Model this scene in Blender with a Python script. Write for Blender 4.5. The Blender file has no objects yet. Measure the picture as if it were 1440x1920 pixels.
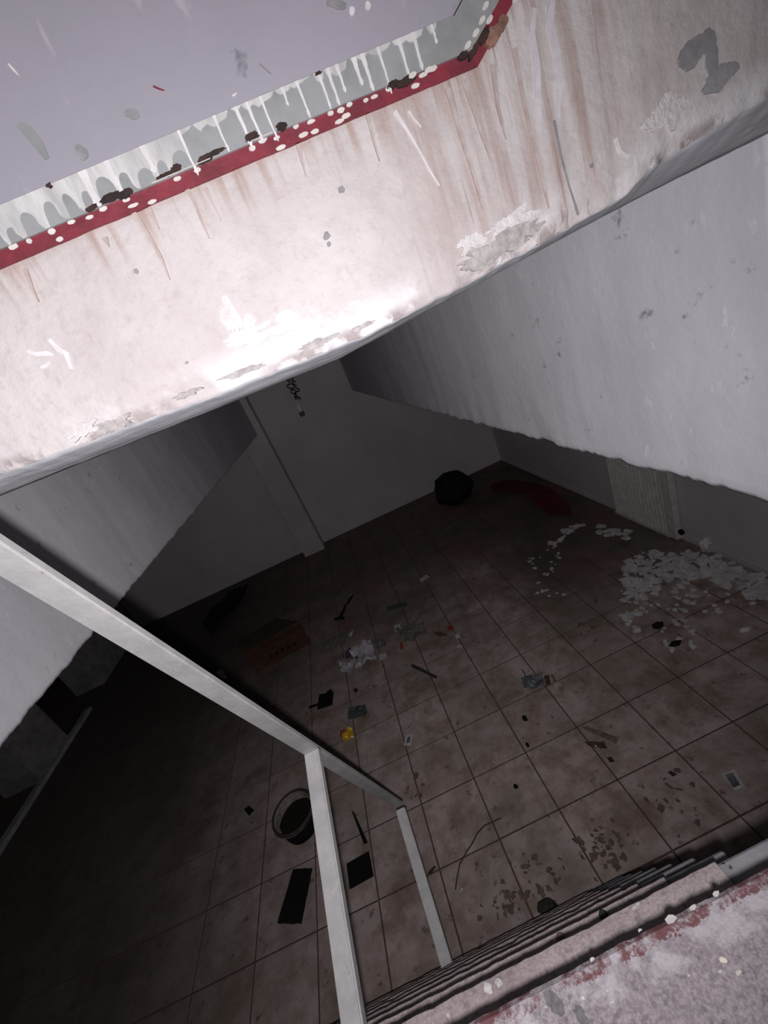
import bpy, bmesh, math, random
from mathutils import Vector, Matrix, noise

# ------------------------------------------------------------------ camera
# All positions are metres; the eye is at (0, 0, EYE) above the basement floor (z = 0).
F, PITCH, ROLL, YAW, EYE = 773.07, 0.36798, 0.42049, 0.040054, 2.8304
sc = bpy.context.scene
COL = sc.collection

def ray(px, py):
    dx, dy = px-720.0, py-960.0
    c, s = math.cos(ROLL), math.sin(ROLL)
    u, v = c*dx-s*dy, s*dx+c*dy
    Y = F*math.cos(PITCH)-v*math.sin(PITCH); Z = -(v*math.cos(PITCH)+F*math.sin(PITCH))
    c, s = math.cos(YAW), math.sin(YAW)
    return Vector((c*u+s*Y, -s*u+c*Y, Z))/F
def on_z(px, py, z=0.0):
    r = ray(px, py); k = (z-EYE)/r.z
    return Vector((r.x*k, r.y*k, z))
def on_y(px, py, y):
    r = ray(px, py); k = y/r.y
    return Vector((r.x*k, y, EYE+r.z*k))
def on_x(px, py, x):
    r = ray(px, py); k = x/r.x
    return Vector((x, r.y*k, EYE+r.z*k))

cam = bpy.data.objects.new('camera', bpy.data.cameras.new('camera'))
COL.objects.link(cam)
fwd = ray(720, 960).normalized()
right = (ray(721, 960)-ray(719, 960)).normalized()
up = right.cross(fwd).normalized()
m = Matrix((right, up, -fwd)).transposed().to_4x4(); m.translation = Vector((0, 0, EYE))
cam.matrix_world = m
cam.data.sensor_fit = 'HORIZONTAL'; cam.data.sensor_width = 36.0
cam.data.lens = 36.0*F/1440.0
cam.data.clip_start = 0.02
sc.camera = cam

# ------------------------------------------------------------------ world and light
w = bpy.data.worlds.new('world'); sc.world = w; w.use_nodes = True
w.node_tree.nodes['Background'].inputs['Color'].default_value = (0.75, 0.72, 0.8, 1)
w.node_tree.nodes['Background'].inputs['Strength'].default_value = 0.012

fl = bpy.data.lights.new('phone_flash', 'SPOT')
fl.energy = 112.0; fl.color = (1.0, 0.95, 0.97)
fl.spot_size = math.radians(166); fl.spot_blend = 1.0
fl.use_nodes = True
fnt = fl.node_tree; fem = fnt.nodes['Emission']; fall = fnt.nodes.new('ShaderNodeLightFalloff')
fall.inputs['Strength'].default_value = 1.0; fall.inputs['Smooth'].default_value = 1.0
fnt.links.new(fall.outputs['Quadratic'], fem.inputs['Strength'])
fl.shadow_soft_size = 0.012
flo = bpy.data.objects.new('phone_flash', fl); COL.objects.link(flo)
flo.location = (-0.016, -0.028, EYE-0.022)
flo.rotation_euler = ray(570, 975).to_track_quat('-Z', 'Y').to_euler()

sc.view_settings.view_transform = 'Standard'; sc.view_settings.look = 'None'
sc.view_settings.gamma = 1.0; sc.view_settings.use_curve_mapping = False
sc.view_settings.exposure = 0.0

# ------------------------------------------------------------------ dimensions
TILE = 0.40; TX0, TY0 = -0.5054, 2.7681          # a tile joint crossing
Y_BACK, X_RIGHT, X_LEFT = 7.21, 2.73, -4.66
Y_H, Y_HB = 0.50, 0.583                           # front and back of the slab edge over the opening
Z_CEIL = EYE-0.555
Z_LAND = EYE-0.714; RISE = Z_LAND/10.0
Y_TOP = 0.245
Y_STEP = [0.245]+[0.351+0.0935*k for k in range(8)]
RAIL_X = -0.50

# ------------------------------------------------------------------ materials
def new_mat(name):
    mt = bpy.data.materials.new(name); mt.use_nodes = True
    nt = mt.node_tree; b = nt.nodes['Principled BSDF']
    return mt, nt, b
def N(nt, kind, **kw):
    n = nt.nodes.new(kind)
    for k, v in kw.items():
        if k.startswith('i_'):
            key = k[2:]
            n.inputs[int(key) if key.isdigit() else key].default_value = v
        else: setattr(n, k, v)
    return n
def L(nt, a, b): nt.links.new(a, b)
def rgb(c): return (c[0], c[1], c[2], 1.0)
def coords(nt, scale=(1, 1, 1), kind='pos'):
    g = N(nt, 'ShaderNodeNewGeometry') if kind == 'pos' else N(nt, 'ShaderNodeTexCoord')
    mp = N(nt, 'ShaderNodeMapping'); mp.inputs['Scale'].default_value = scale
    L(nt, g.outputs['Position' if kind == 'pos' else 'Object'], mp.inputs['Vector'])
    return mp.outputs['Vector']
def tex(nt, vec, scale, detail=4, rough=0.6, lo=0.4, hi=0.6, dist=0.0):
    n = N(nt, 'ShaderNodeTexNoise'); n.inputs['Scale'].default_value = scale
    n.inputs['Detail'].default_value = detail; n.inputs['Roughness'].default_value = rough
    n.inputs['Distortion'].default_value = dist
    L(nt, vec, n.inputs['Vector'])
    mr = N(nt, 'ShaderNodeMapRange'); mr.inputs['From Min'].default_value = lo; mr.inputs['From Max'].default_value = hi
    L(nt, n.outputs['Fac'], mr.inputs['Value'])
    return mr.outputs['Result']
def mix(nt, fac, a, b, mode='MIX'):
    n = N(nt, 'ShaderNodeMix'); n.data_type = 'RGBA'; n.blend_type = mode
    for val, sock in ((fac, n.inputs[0]), (a, n.inputs[6]), (b, n.inputs[7])):
        if hasattr(val, 'is_output'): L(nt, val, sock)
        elif isinstance(val, (int, float)): sock.default_value = val
        else: sock.default_value = rgb(val)
    return n.outputs[2]
def math_(nt, op, a, b=0.0, clamp=False):
    n = N(nt, 'ShaderNodeMath'); n.operation = op; n.use_clamp = clamp
    for val, sock in ((a, n.inputs[0]), (b, n.inputs[1])):
        if hasattr(val, 'is_output'): L(nt, val, sock)
        else: sock.default_value = val
    return n.outputs[0]
def ramp(nt, val, lo, hi, a=0.0, b=1.0):
    mr = N(nt, 'ShaderNodeMapRange'); mr.interpolation_type = 'SMOOTHSTEP'
    mr.inputs['From Min'].default_value = lo; mr.inputs['From Max'].default_value = hi
    mr.inputs['To Min'].default_value = a; mr.inputs['To Max'].default_value = b
    L(nt, val, mr.inputs['Value']); return mr.outputs['Result']
def bump(nt, b, h, strength=0.3, dist=0.01):
    n = N(nt, 'ShaderNodeBump'); n.inputs['Strength'].default_value = strength; n.inputs['Distance'].default_value = dist
    L(nt, h, n.inputs['Height']); L(nt, n.outputs['Normal'], b.inputs['Normal'])

def simple(name, c1, c2=None, scale=20, rough=0.7, metal=0.0, bmp=0.0, lo=0.4, hi=0.62, kind='obj', spec=0.3, stretch=(1, 1, 1)):
    mt, nt, b = new_mat(name)
    v = coords(nt, stretch, kind)
    f = tex(nt, v, scale, 5, 0.65, lo, hi)
    L(nt, mix(nt, f, c1, c2 or tuple(x*0.75 for x in c1)), b.inputs['Base Color'])
    b.inputs['Roughness'].default_value = rough; b.inputs['Metallic'].default_value = metal
    b.inputs['Specular IOR Level'].default_value = spec
    if bmp:
        f2 = tex(nt, v, scale*3, 4, 0.6, 0.2, 0.8); bump(nt, b, f2, bmp, 0.01)
    return mt

def plaster_grey(name, base, dark, light, sc_=3.0, bstr=0.25, marks=True):
    mt, nt, b = new_mat(name)
    v = coords(nt)
    f = tex(nt, v, sc_, 5, 0.6, 0.3, 0.7)
    col = mix(nt, f, base, dark)
    if marks:
        vs = coords(nt, (1, 1, 0.45))
        s = tex(nt, vs, 30, 4, 0.65, 0.63, 0.70)          # little light roller ridges
        col = mix(nt, math_(nt, 'MULTIPLY', s, 0.5), col, light)
        d = tex(nt, v, 13, 5, 0.65, 0.64, 0.71)           # dark scuffs
        col = mix(nt, math_(nt, 'MULTIPLY', d, 0.7), col, tuple(x*0.35 for x in dark))
    L(nt, col, b.inputs['Base Color'])
    b.inputs['Roughness'].default_value = 0.55; b.inputs['Specular IOR Level'].default_value = 0.25
    h = tex(nt, v, 40, 4, 0.55, 0.3, 0.75)
    h2 = tex(nt, v, 6, 3, 0.5, 0.2, 0.8)
    bump(nt, b, math_(nt, 'ADD', h, math_(nt, 'MULTIPLY', h2, 2.0)), bstr*0.55, 0.004)
    return mt

M = {}
M['side'] = plaster_grey('grey_gloss_plaster', (0.61, 0.605, 0.65), (0.53, 0.525, 0.57), (0.76, 0.76, 0.80))
M['parapet'] = plaster_grey('lavender_plaster', (0.315, 0.30, 0.35), (0.275, 0.265, 0.31), (0.43, 0.41, 0.46), 4.0, 0.10)
M['backwall'] = plaster_grey('basement_plaster', (0.64, 0.615, 0.63), (0.52, 0.50, 0.515), (0.7, 0.68, 0.68), 1.2, 0.12, False)
M['ceiling'] = plaster_grey('ceiling_plaster', (0.5, 0.5, 0.5), (0.4, 0.4, 0.4), (0.6, 0.6, 0.6), 2, 0.15, False)

# white slab edge: dirty streaked whitewash
def slab_mat():
    mt, nt, b = new_mat('stained_whitewash')
    v = coords(nt)
    sep = N(nt, 'ShaderNodeSeparateXYZ'); L(nt, v, sep.inputs[0]); X = sep.outputs[0]
    at = N(nt, 'ShaderNodeAttribute'); at.attribute_name = 'above_edge'; e = at.outputs['Fac']
    at2 = N(nt, 'ShaderNodeAttribute'); at2.attribute_name = 'below_trim'; t = at2.outputs['Fac']
    blotch = tex(nt, v, 9, 5, 0.65, 0.35, 0.7)
    col = mix(nt, blotch, (0.50, 0.475, 0.475), (0.42, 0.385, 0.385))
    fine = tex(nt, v, 70, 4, 0.7, 0.52, 0.72)
    col = mix(nt, math_(nt, 'MULTIPLY', fine, 0.45), col, (0.34, 0.295, 0.295))
    # long vertical dirt streaks, heavy where the flight above turns upward
    vs = coords(nt, (1, 1, 0.045))
    st = tex(nt, vs, 48, 4, 0.6, 0.42, 0.66)
    band = math_(nt, 'MULTIPLY', ramp(nt, X, 0.12, 0.30), ramp(nt, X, 0.52, 0.36))
    f = math_(nt, 'MULTIPLY', st, math_(nt, 'MULTIPLY', band, ramp(nt, e, 0.01, 0.06, 0.35, 0.95)))
    col = mix(nt, f, col, (0.30, 0.215, 0.19))
    thin = tex(nt, vs, 120, 2, 0.5, 0.64, 0.70)
    col = mix(nt, math_(nt, 'MULTIPLY', thin, math_(nt, 'MULTIPLY', band, 0.6)), col, (0.20, 0.15, 0.14))
    # rusty run-off just below the trim
    st2 = tex(nt, vs, 60, 3, 0.6, 0.50, 0.64)
    run = math_(nt, 'MULTIPLY', st2, ramp(nt, t, 0.055, 0.0))
    col = mix(nt, math_(nt, 'MULTIPLY', run, 0.75), col, (0.30, 0.20, 0.16))
    col = mix(nt, ramp(nt, t, 0.012, 0.0, 0.0, 0.6), col, (0.36, 0.26, 0.23))
    # bare render and fresh filler along the broken lower edge
    pn = tex(nt, v, 26, 4, 0.6, 0.44, 0.54)
    filler = math_(nt, 'MULTIPLY', tex(nt, v, 11, 4, 0.6, 0.48, 0.56), ramp(nt, e, 0.045, 0.012))
    col = mix(nt, filler, col, (0.58, 0.565, 0.58))
    bare = math_(nt, 'MULTIPLY', pn, math_(nt, 'MULTIPLY', ramp(nt, e, 0.018, 0.004), tex(nt, v, 7, 3, 0.5, 0.46, 0.54)))
    col = mix(nt, bare, col, (0.30, 0.265, 0.265))
    L(nt, col, b.inputs['Base Color'])
    b.inputs['Roughness'].default_value = 0.8; b.inputs['Specular IOR Level'].default_value = 0.15
    h = math_(nt, 'ADD', tex(nt, v, 55, 4, 0.6, 0.3, 0.8), math_(nt, 'MULTIPLY', bare, -1.5))
    bump(nt, b, h, 0.35, 0.003)
    return mt
M['slab'] = slab_mat()
M['soffit'] = simple('soffit_paint', (0.52, 0.53, 0.57), (0.40, 0.41, 0.44), 30, 0.55, bmp=0.10, kind='pos', stretch=(0.25, 1, 1))

def tile_mat():
    mt, nt, b = new_mat('floor_tile')
    v = coords(nt)
    oi = N(nt, 'ShaderNodeObjectInfo')
    col = mix(nt, oi.outputs['Random'], (0.55, 0.46, 0.44), (0.46, 0.38, 0.365))
    f = tex(nt, v, 5.5, 6, 0.7, 0.40, 0.66)
    col = mix(nt, math_(nt, 'MULTIPLY', f, 0.9), col, (0.27, 0.20, 0.165))
    g = tex(nt, v, 1.1, 4, 0.6, 0.45, 0.62)
    col = mix(nt, math_(nt, 'MULTIPLY', g, 0.55), col, (0.29, 0.255, 0.22))
    s = tex(nt, v, 13, 5, 0.7, 0.60, 0.68)
    col = mix(nt, math_(nt, 'MULTIPLY', s, 0.8), col, (0.12, 0.095, 0.085))
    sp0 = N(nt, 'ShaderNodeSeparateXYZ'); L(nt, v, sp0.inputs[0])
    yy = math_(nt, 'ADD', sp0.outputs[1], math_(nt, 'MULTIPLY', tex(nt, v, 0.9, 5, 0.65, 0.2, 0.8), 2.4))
    dust_shade = mix(nt, tex(nt, v, 1.6, 4, 0.6, 0.42, 0.58), (0.15, 0.085, 0.08), (0.075, 0.08, 0.062))
    col = mix(nt, ramp(nt, yy, 3.6, 6.6, 0.0, 0.82), col, dust_shade)  # floor dirt, with the dimness of the far end painted into its colour
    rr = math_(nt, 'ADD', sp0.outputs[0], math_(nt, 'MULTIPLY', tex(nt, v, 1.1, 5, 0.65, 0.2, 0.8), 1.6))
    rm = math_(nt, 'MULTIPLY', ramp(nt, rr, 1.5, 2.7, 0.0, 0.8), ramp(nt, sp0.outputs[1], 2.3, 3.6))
    col = mix(nt, rm, col, dust_shade)
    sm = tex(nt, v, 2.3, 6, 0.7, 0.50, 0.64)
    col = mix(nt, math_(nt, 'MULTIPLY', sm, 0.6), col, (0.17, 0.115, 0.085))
    # shade of the room's left side painted into the tile colour, ragged edge
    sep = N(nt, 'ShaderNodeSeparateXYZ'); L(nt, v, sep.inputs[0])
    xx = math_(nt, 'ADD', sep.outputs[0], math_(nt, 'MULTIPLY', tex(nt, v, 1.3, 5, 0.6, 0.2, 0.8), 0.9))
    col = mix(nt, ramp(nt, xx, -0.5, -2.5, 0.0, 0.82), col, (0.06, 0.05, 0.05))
    L(nt, col, b.inputs['Base Color'])
    b.inputs['Roughness'].default_value = 0.6; b.inputs['Specular IOR Level'].default_value = 0.2
    bump(nt, b, tex(nt, v, 30, 3, 0.5, 0.3, 0.7), 0.08, 0.003)
    return mt
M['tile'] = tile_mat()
M['grout'] = simple('grout', (0.13, 0.078, 0.075), (0.085, 0.055, 0.055), 30, 0.9, kind='pos')

def concrete_mat(name, a, bcol, dark, chips, sc_=60):
    mt, nt, b = new_mat(name)
    v = coords(nt)
    col = mix(nt, tex(nt, v, sc_, 4, 0.7, 0.38, 0.62), a, bcol)
    col = mix(nt, math_(nt, 'MULTIPLY', tex(nt, v, sc_*0.55, 3, 0.6, 0.54, 0.66), 0.6), col, tuple(x*0.6 for x in bcol))
    col = mix(nt, math_(nt, 'MULTIPLY', tex(nt, v, 7, 4, 0.6, 0.5, 0.68), 0.6), col, dark)
    col = mix(nt, tex(nt, v, 34, 3, 0.6, 0.70, 0.73), col, tuple(x*0.35 for x in dark))
    col = mix(nt, tex(nt, v, 45, 2, 0.5, 0.73, 0.755), col, chips)
    L(nt, col, b.inputs['Base Color'])
    b.inputs['Roughness'].default_value = 0.8; b.inputs['Specular IOR Level'].default_value = 0.2
    bump(nt, b, tex(nt, v, 240, 4, 0.7, 0.3, 0.7), 0.4, 0.0015)
    return mt
def landing_mat():
    mt = concrete_mat('worn_speckled_concrete', (0.41, 0.37, 0.395), (0.255, 0.225, 0.245), (0.25, 0.22, 0.245), (0.80, 0.75, 0.68), 260)
    nt = mt.node_tree; b = nt.nodes['Principled BSDF']; old = b.inputs['Base Color'].links[0].from_socket
    v = coords(nt); sep = N(nt, 'ShaderNodeSeparateXYZ'); L(nt, v, sep.inputs[0])
    y = math_(nt, 'ADD', sep.outputs[1], math_(nt, 'MULTIPLY', math_(nt, 'SUBTRACT', tex(nt, v, 60, 6, 0.75, 0.2, 0.8), 0.5), 0.022))
    fil = math_(nt, 'MULTIPLY', ramp(nt, y, 0.200, 0.212), tex(nt, v, 22, 4, 0.6, 0.44, 0.54))
    col = mix(nt, math_(nt, 'MULTIPLY', fil, 0.6), old, (0.58, 0.55, 0.59))
    red = math_(nt, 'MULTIPLY', ramp(nt, y, 0.2300, 0.2325), tex(nt, v, 30, 6, 0.75, 0.44, 0.54))
    col = mix(nt, math_(nt, 'MULTIPLY', red, 0.9), col, (0.15, 0.05, 0.053))
    L(nt, col, b.inputs['Base Color'])
    return mt
M['landing'] = landing_mat()
M['landing_old'] = concrete_mat('worn_speckled_concrete', (0.43, 0.375, 0.395), (0.29, 0.25, 0.265), (0.27, 0.23, 0.25), (0.75, 0.70, 0.62))
M['tread'] = concrete_mat('worn_tread', (0.46, 0.40, 0.395), (0.33, 0.275, 0.27), (0.24, 0.19, 0.20), (0.6, 0.58, 0.57), 200)
M['cheek'] = concrete_mat('grey_stair_paint', (0.34, 0.34, 0.36), (0.27, 0.27, 0.29), (0.2, 0.2, 0.21), (0.6, 0.6, 0.6), 18)
M['riser'] = simple('dark_riser', (0.10, 0.085, 0.085), (0.06, 0.05, 0.05), 15, 0.9, kind='pos')  # dark tone of the recessed risers
M['white_paint'] = simple('white_paint', (0.63, 0.62, 0.63), (0.55, 0.535, 0.545), 60, 0.45, kind='pos')
M['coat'] = simple('thin_white_coat', (0.55, 0.55, 0.55), (0.36, 0.365, 0.37), 45, 0.5, kind='pos', stretch=(1, 1, 0.25), lo=0.36, hi=0.62)
M['spall'] = simple('bare_render', (0.42, 0.40, 0.40), (0.29, 0.27, 0.27), 110, 0.9, kind='pos', bmp=0.3)
M['blot'] = simple('grey_blot', (0.20, 0.195, 0.21), (0.13, 0.125, 0.135), 160, 0.8, kind='pos')
M['filler'] = simple('filler_paste', (0.58, 0.565, 0.575), (0.50, 0.475, 0.48), 50, 0.8, kind='pos', bmp=0.3)
M['rust_run'] = simple('brown_run_off', (0.36, 0.30, 0.28), (0.43, 0.385, 0.37), 60, 0.8, kind='pos')
M['pier'] = simple('dark_plaster', (0.30, 0.29, 0.29), (0.20, 0.195, 0.20), 6, 0.8, kind='pos')  # darker grey than the end wall plaster
M['drip'] = simple('cream_paint_drip', (0.60, 0.575, 0.55), (0.52, 0.50, 0.48), 80, 0.4, kind='pos')
M['pale_streak'] = simple('pale_streak', (0.56, 0.54, 0.57), (0.50, 0.475, 0.505), 80, 0.5, kind='pos')
M['red_paint'] = simple('dull_red_paint', (0.20, 0.032, 0.048), (0.14, 0.028, 0.038), 35, 0.5, kind='pos', bmp=0.1)
M['grey_steel'] = simple('grey_steel_paint', (0.27, 0.28, 0.29), (0.22, 0.23, 0.235), 25, 0.45, kind='pos')
M['rust'] = simple('dark_rust', (0.045, 0.025, 0.022), (0.02, 0.014, 0.014), 60, 0.8, kind='pos')
M['brown_rust'] = simple('brown_rust', (0.26, 0.15, 0.11), (0.14, 0.075, 0.06), 70, 0.8, kind='pos')
M['grey_smear'] = simple('grey_smear', (0.20, 0.20, 0.215), (0.27, 0.265, 0.28), 50, 0.7, kind='pos')
def rail_mat():
    mt, nt, b = new_mat('scuffed_aluminium_paint')
    v = coords(nt)
    col = mix(nt, tex(nt, v, 14, 5, 0.65, 0.38, 0.64), (0.55, 0.55, 0.55), (0.45, 0.45, 0.455))
    col = mix(nt, math_(nt, 'MULTIPLY', tex(nt, v, 45, 4, 0.7, 0.56, 0.66), 0.5), col, (0.6, 0.59, 0.58))
    col = mix(nt, tex(nt, v, 60, 3, 0.7, 0.70, 0.74), col, (0.12, 0.08, 0.07))
    L(nt, col, b.inputs['Base Color'])
    b.inputs['Roughness'].default_value = 0.5; b.inputs['Metallic'].default_value = 0.1
    bump(nt, b, tex(nt, v, 50, 4, 0.6, 0.3, 0.7), 0.2, 0.002)
    return mt
M['rail'] = rail_mat()
M['black'] = simple('black_rubber', (0.012, 0.013, 0.012), (0.008, 0.009, 0.008), 20, 0.85, spec=0.1)
M['black_bag'] = simple('black_bag', (0.016, 0.015, 0.012), (0.01, 0.01, 0.009), 9, 0.7, spec=0.15)
M['dark_leaf'] = simple('dark_litter', (0.045, 0.04, 0.035), (0.025, 0.022, 0.02), 20, 0.8)
M['rim'] = simple('bucket_rim', (0.22, 0.20, 0.17), (0.12, 0.10, 0.08), 25, 0.6)
M['plaster_flake'] = simple('plaster_flake', (0.80, 0.785, 0.80), (0.46, 0.445, 0.45), 14, 0.9, bmp=0.4, kind='pos', lo=0.35, hi=0.65)
M['paper'] = simple('dirty_paper', (0.60, 0.59, 0.58), (0.45, 0.44, 0.44), 30, 0.8)
M['ink'] = simple('faded_black_ink', (0.025, 0.02, 0.018), (0.04, 0.03, 0.025), 40, 0.9)
M['print'] = simple('dark_print', (0.10, 0.10, 0.11), (0.16, 0.16, 0.17), 40, 0.8)
M['bag_white'] = simple('white_plastic_bag', (0.55, 0.53, 0.56), (0.40, 0.37, 0.41), 25, 0.4, spec=0.5)
M['bag_purple'] = simple('purple_film', (0.10, 0.07, 0.11), (0.06, 0.045, 0.07), 25, 0.4)
M['bag_grey'] = simple('grey_film', (0.20, 0.20, 0.19), (0.13, 0.125, 0.115), 25, 0.4, spec=0.5)
M['bluegrey'] = simple('blue_grey_bag', (0.15, 0.165, 0.19), (0.10, 0.11, 0.125), 25, 0.45, spec=0.5)
M['teal'] = simple('dark_teal_wrapper', (0.085, 0.10, 0.10), (0.06, 0.065, 0.065), 25, 0.5)
M['yellow'] = simple('yellow_wrapper', (0.75, 0.50, 0.03), (0.62, 0.36, 0.03), 40, 0.35, spec=0.5)
M['red_wrap'] = simple('red_wrapper', (0.42, 0.05, 0.03), (0.25, 0.03, 0.03), 40, 0.4)
M['red_cloth'] = simple('dark_red_cloth', (0.14, 0.020, 0.026), (0.09, 0.016, 0.02), 8, 0.95, bmp=0.3)
M['cardboard'] = simple('brown_cardboard', (0.15, 0.07, 0.047), (0.11, 0.052, 0.037), 10, 0.9)
M['card_dark'] = simple('olive_cardboard', (0.065, 0.06, 0.045), (0.05, 0.045, 0.035), 10, 0.9)
M['wood'] = simple('brown_tape', (0.24, 0.18, 0.16), (0.16, 0.115, 0.10), 25, 0.5)
M['brown_film'] = simple('brown_film', (0.12, 0.065, 0.055), (0.08, 0.045, 0.04), 20, 0.25, spec=0.6)
M['green_dark'] = simple('dark_green_plastic', (0.03, 0.04, 0.03), (0.05, 0.055, 0.045), 20, 0.6)
M['radiator'] = simple('radiator_enamel', (0.66, 0.64, 0.62), (0.52, 0.50, 0.48), 12, 0.45)
M['cable'] = simple('brown_cable', (0.07, 0.05, 0.045), (0.05, 0.035, 0.03), 20, 0.6)
M['lamp_white'] = simple('white_lampholder', (0.9, 0.89, 0.87), (0.8, 0.78, 0.76), 30, 0.5)
M['lamp_dark'] = simple('dark_bulb_socket', (0.14, 0.14, 0.135), (0.09, 0.09, 0.09), 30, 0.4)
M['threshold'] = simple('pale_kerb', (0.42, 0.42, 0.42), (0.28, 0.28, 0.28), 12, 0.7, kind='pos')
M['dirt'] = simple('dried_mud', (0.19, 0.14, 0.12), (0.12, 0.085, 0.075), 20, 0.8)
M['stain_red'] = simple('worn_red_edge', (0.22, 0.06, 0.065), (0.15, 0.06, 0.06), 60, 0.7, kind='pos')
def clear_mat():
    mt, nt, b = new_mat('clear_film')
    b.inputs['Base Color'].default_value = (0.8, 0.78, 0.76, 1); b.inputs['Roughness'].default_value = 0.08
    b.inputs['Alpha'].default_value = 0.16; b.inputs['Specular IOR Level'].default_value = 1.0
    return mt
M['clear'] = clear_mat()

# ------------------------------------------------------------------ builders
def mesh_obj(name, bm, mat, parent=None, smooth=False):
    me = bpy.data.meshes.new(name); bm.normal_update(); bm.to_mesh(me); bm.free()
    if smooth:
        for p in me.polygons: p.use_smooth = True
    o = bpy.data.objects.new(name, me); COL.objects.link(o)
    for mm in (mat if isinstance(mat, (list, tuple)) else [mat]): me.materials.append(mm)
    if parent: o.parent = parent
    return o
def tag(o, label, cat, group=None):
    o['label'] = label; o['category'] = cat
    if group: o['group'] = group
    return o
def struct(o, label=None, cat=None):
    o['kind'] = 'structure'
    if label: o['label'] = label
    if cat: o['category'] = cat
    return o
def empty(name, loc=(0, 0, 0)):
    o = bpy.data.objects.new(name, None); COL.objects.link(o); o.location = loc
    o.empty_display_size = 0.05
    return o
def add_box(bm, lo, hi, bev=0.0):
    vs = [bm.verts.new((x, y, z)) for x in (lo[0], hi[0]) for y in (lo[1], hi[1]) for z in (lo[2], hi[2])]
    fs = [(0, 1, 3, 2), (4, 6, 7, 5), (0, 4, 5, 1), (2, 3, 7, 6), (0, 2, 6, 4), (1, 5, 7, 3)]
    ff = [bm.faces.new([vs[i] for i in f]) for f in fs]
    if bev:
        es = list({e for f in ff for e in f.edges})
        bmesh.ops.bevel(bm, geom=es, offset=bev, segments=1, affect='EDGES')
    return vs
def box(name, lo, hi, mat, parent=None, bev=0.0):
    bm = bmesh.new(); add_box(bm, lo, hi, bev); return mesh_obj(name, bm, mat, parent)
def add_prism(bm, pts, vec):
    """closed polygon pts (3-D) swept along vec"""
    a = [bm.verts.new(p) for p in pts]; b = [bm.verts.new(Vector(p)+Vector(vec)) for p in pts]
    n = len(pts); bm.faces.new(a); bm.faces.new(b[::-1])
    for i in range(n): bm.faces.new((a[i], b[i], b[(i+1) % n], a[(i+1) % n]))
    bmesh.ops.recalc_face_normals(bm, faces=bm.faces)
def add_tube(bm, pts, r, seg=8, r2=None):
    pts = [Vector(p) for p in pts]; rings = []
    for i, p in enumerate(pts):
        d = (pts[min(i+1, len(pts)-1)]-pts[max(i-1, 0)]).normalized()
        a = d.orthogonal().normalized()
        if rings:
            a = (rings[-1][1]-d*rings[-1][1].dot(d)).normalized()
        b = d.cross(a); rr = r if r2 is None else r+(r2-r)*i/(len(pts)-1)
        rings.append(([bm.verts.new(p+(a*math.cos(2*math.pi*k/seg)+b*math.sin(2*math.pi*k/seg))*rr) for k in range(seg)], a))
    for i in range(len(rings)-1):
        for k in range(seg):
            bm.faces.new((rings[i][0][k], rings[i][0][(k+1) % seg], rings[i+1][0][(k+1) % seg], rings[i+1][0][k]))
    bm.faces.new(rings[0][0][::-1]); bm.faces.new(rings[-1][0])
def add_lathe(bm, prof, seg=28, center=(0, 0, 0), closed=False):
    c = Vector(center); rings = []
    for r, z in prof:
        rings.append([bm.verts.new(c+Vector((r*math.cos(2*math.pi*k/seg), r*math.sin(2*math.pi*k/seg), z))) for k in range(seg)])
    for i in range(len(rings)-1):
        for k in range(seg):
            bm.faces.new((rings[i][k], rings[i][(k+1) % seg], rings[i+1][(k+1) % seg], rings[i+1][k]))
    if closed:
        bm.faces.new(rings[0][::-1]); bm.faces.new(rings[-1])
def fbm(v, s=1.0): return noise.fractal(Vector(v)*s, 1.0, 2.0, 4)
def interp(tab, x):
    if x <= tab[0][0]: return tab[0][1]
    for (a, va), (b, vb) in zip(tab, tab[1:]):
        if x <= b: return va+(vb-va)*(x-a)/(b-a)
    return tab[-1][1]

# ------------------------------------------------------------------ floor with its tiles
floor = struct(box('floor', (X_LEFT-1.4, -0.9, -0.12), (X_RIGHT+0.12, Y_BACK+0.12, 0.0), M['grout']), 'dirty pink tiled basement floor with dark joints', 'floor')
TH = 0.006
bm = bmesh.new(); g = 0.0042
add_box(bm, (g, g, 0.0), (TILE-g, TILE-g, TH), 0.0022)
tile_me = None
R = random.Random(4)
tile_top = TH
for i in range(-11, 9):
    for j in range(-11, 6):
        x = TX0+i*TILE; y = TY0-j*TILE
        x1, y1 = x+TILE, y+TILE
        if x1 < X_LEFT+0.05 or x > X_RIGHT-0.03 or y > Y_BACK-0.03: continue
        if x < X_LEFT-0.3: continue
        if y1 < 0.8: continue
        if x < -1.2 and y1 < 0.9: continue
        if x < -3.3 and y1 < 1.7: continue
        if tile_me is None:
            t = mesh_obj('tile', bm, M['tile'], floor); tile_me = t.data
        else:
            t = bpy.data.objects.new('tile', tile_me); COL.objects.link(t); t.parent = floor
        sx = min(1.0, (X_RIGHT-x)/TILE); sy = min(1.0, (Y_BACK-y)/TILE)
        t.location = (x, y, R.uniform(-0.0008, 0.0008)); t.scale = (sx, sy, 1)
        t.rotation_euler = (R.uniform(-0.001, 0.001), R.uniform(-0.001, 0.001), 0)
FZ = TH+0.001     # top of the tiled floor

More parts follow.
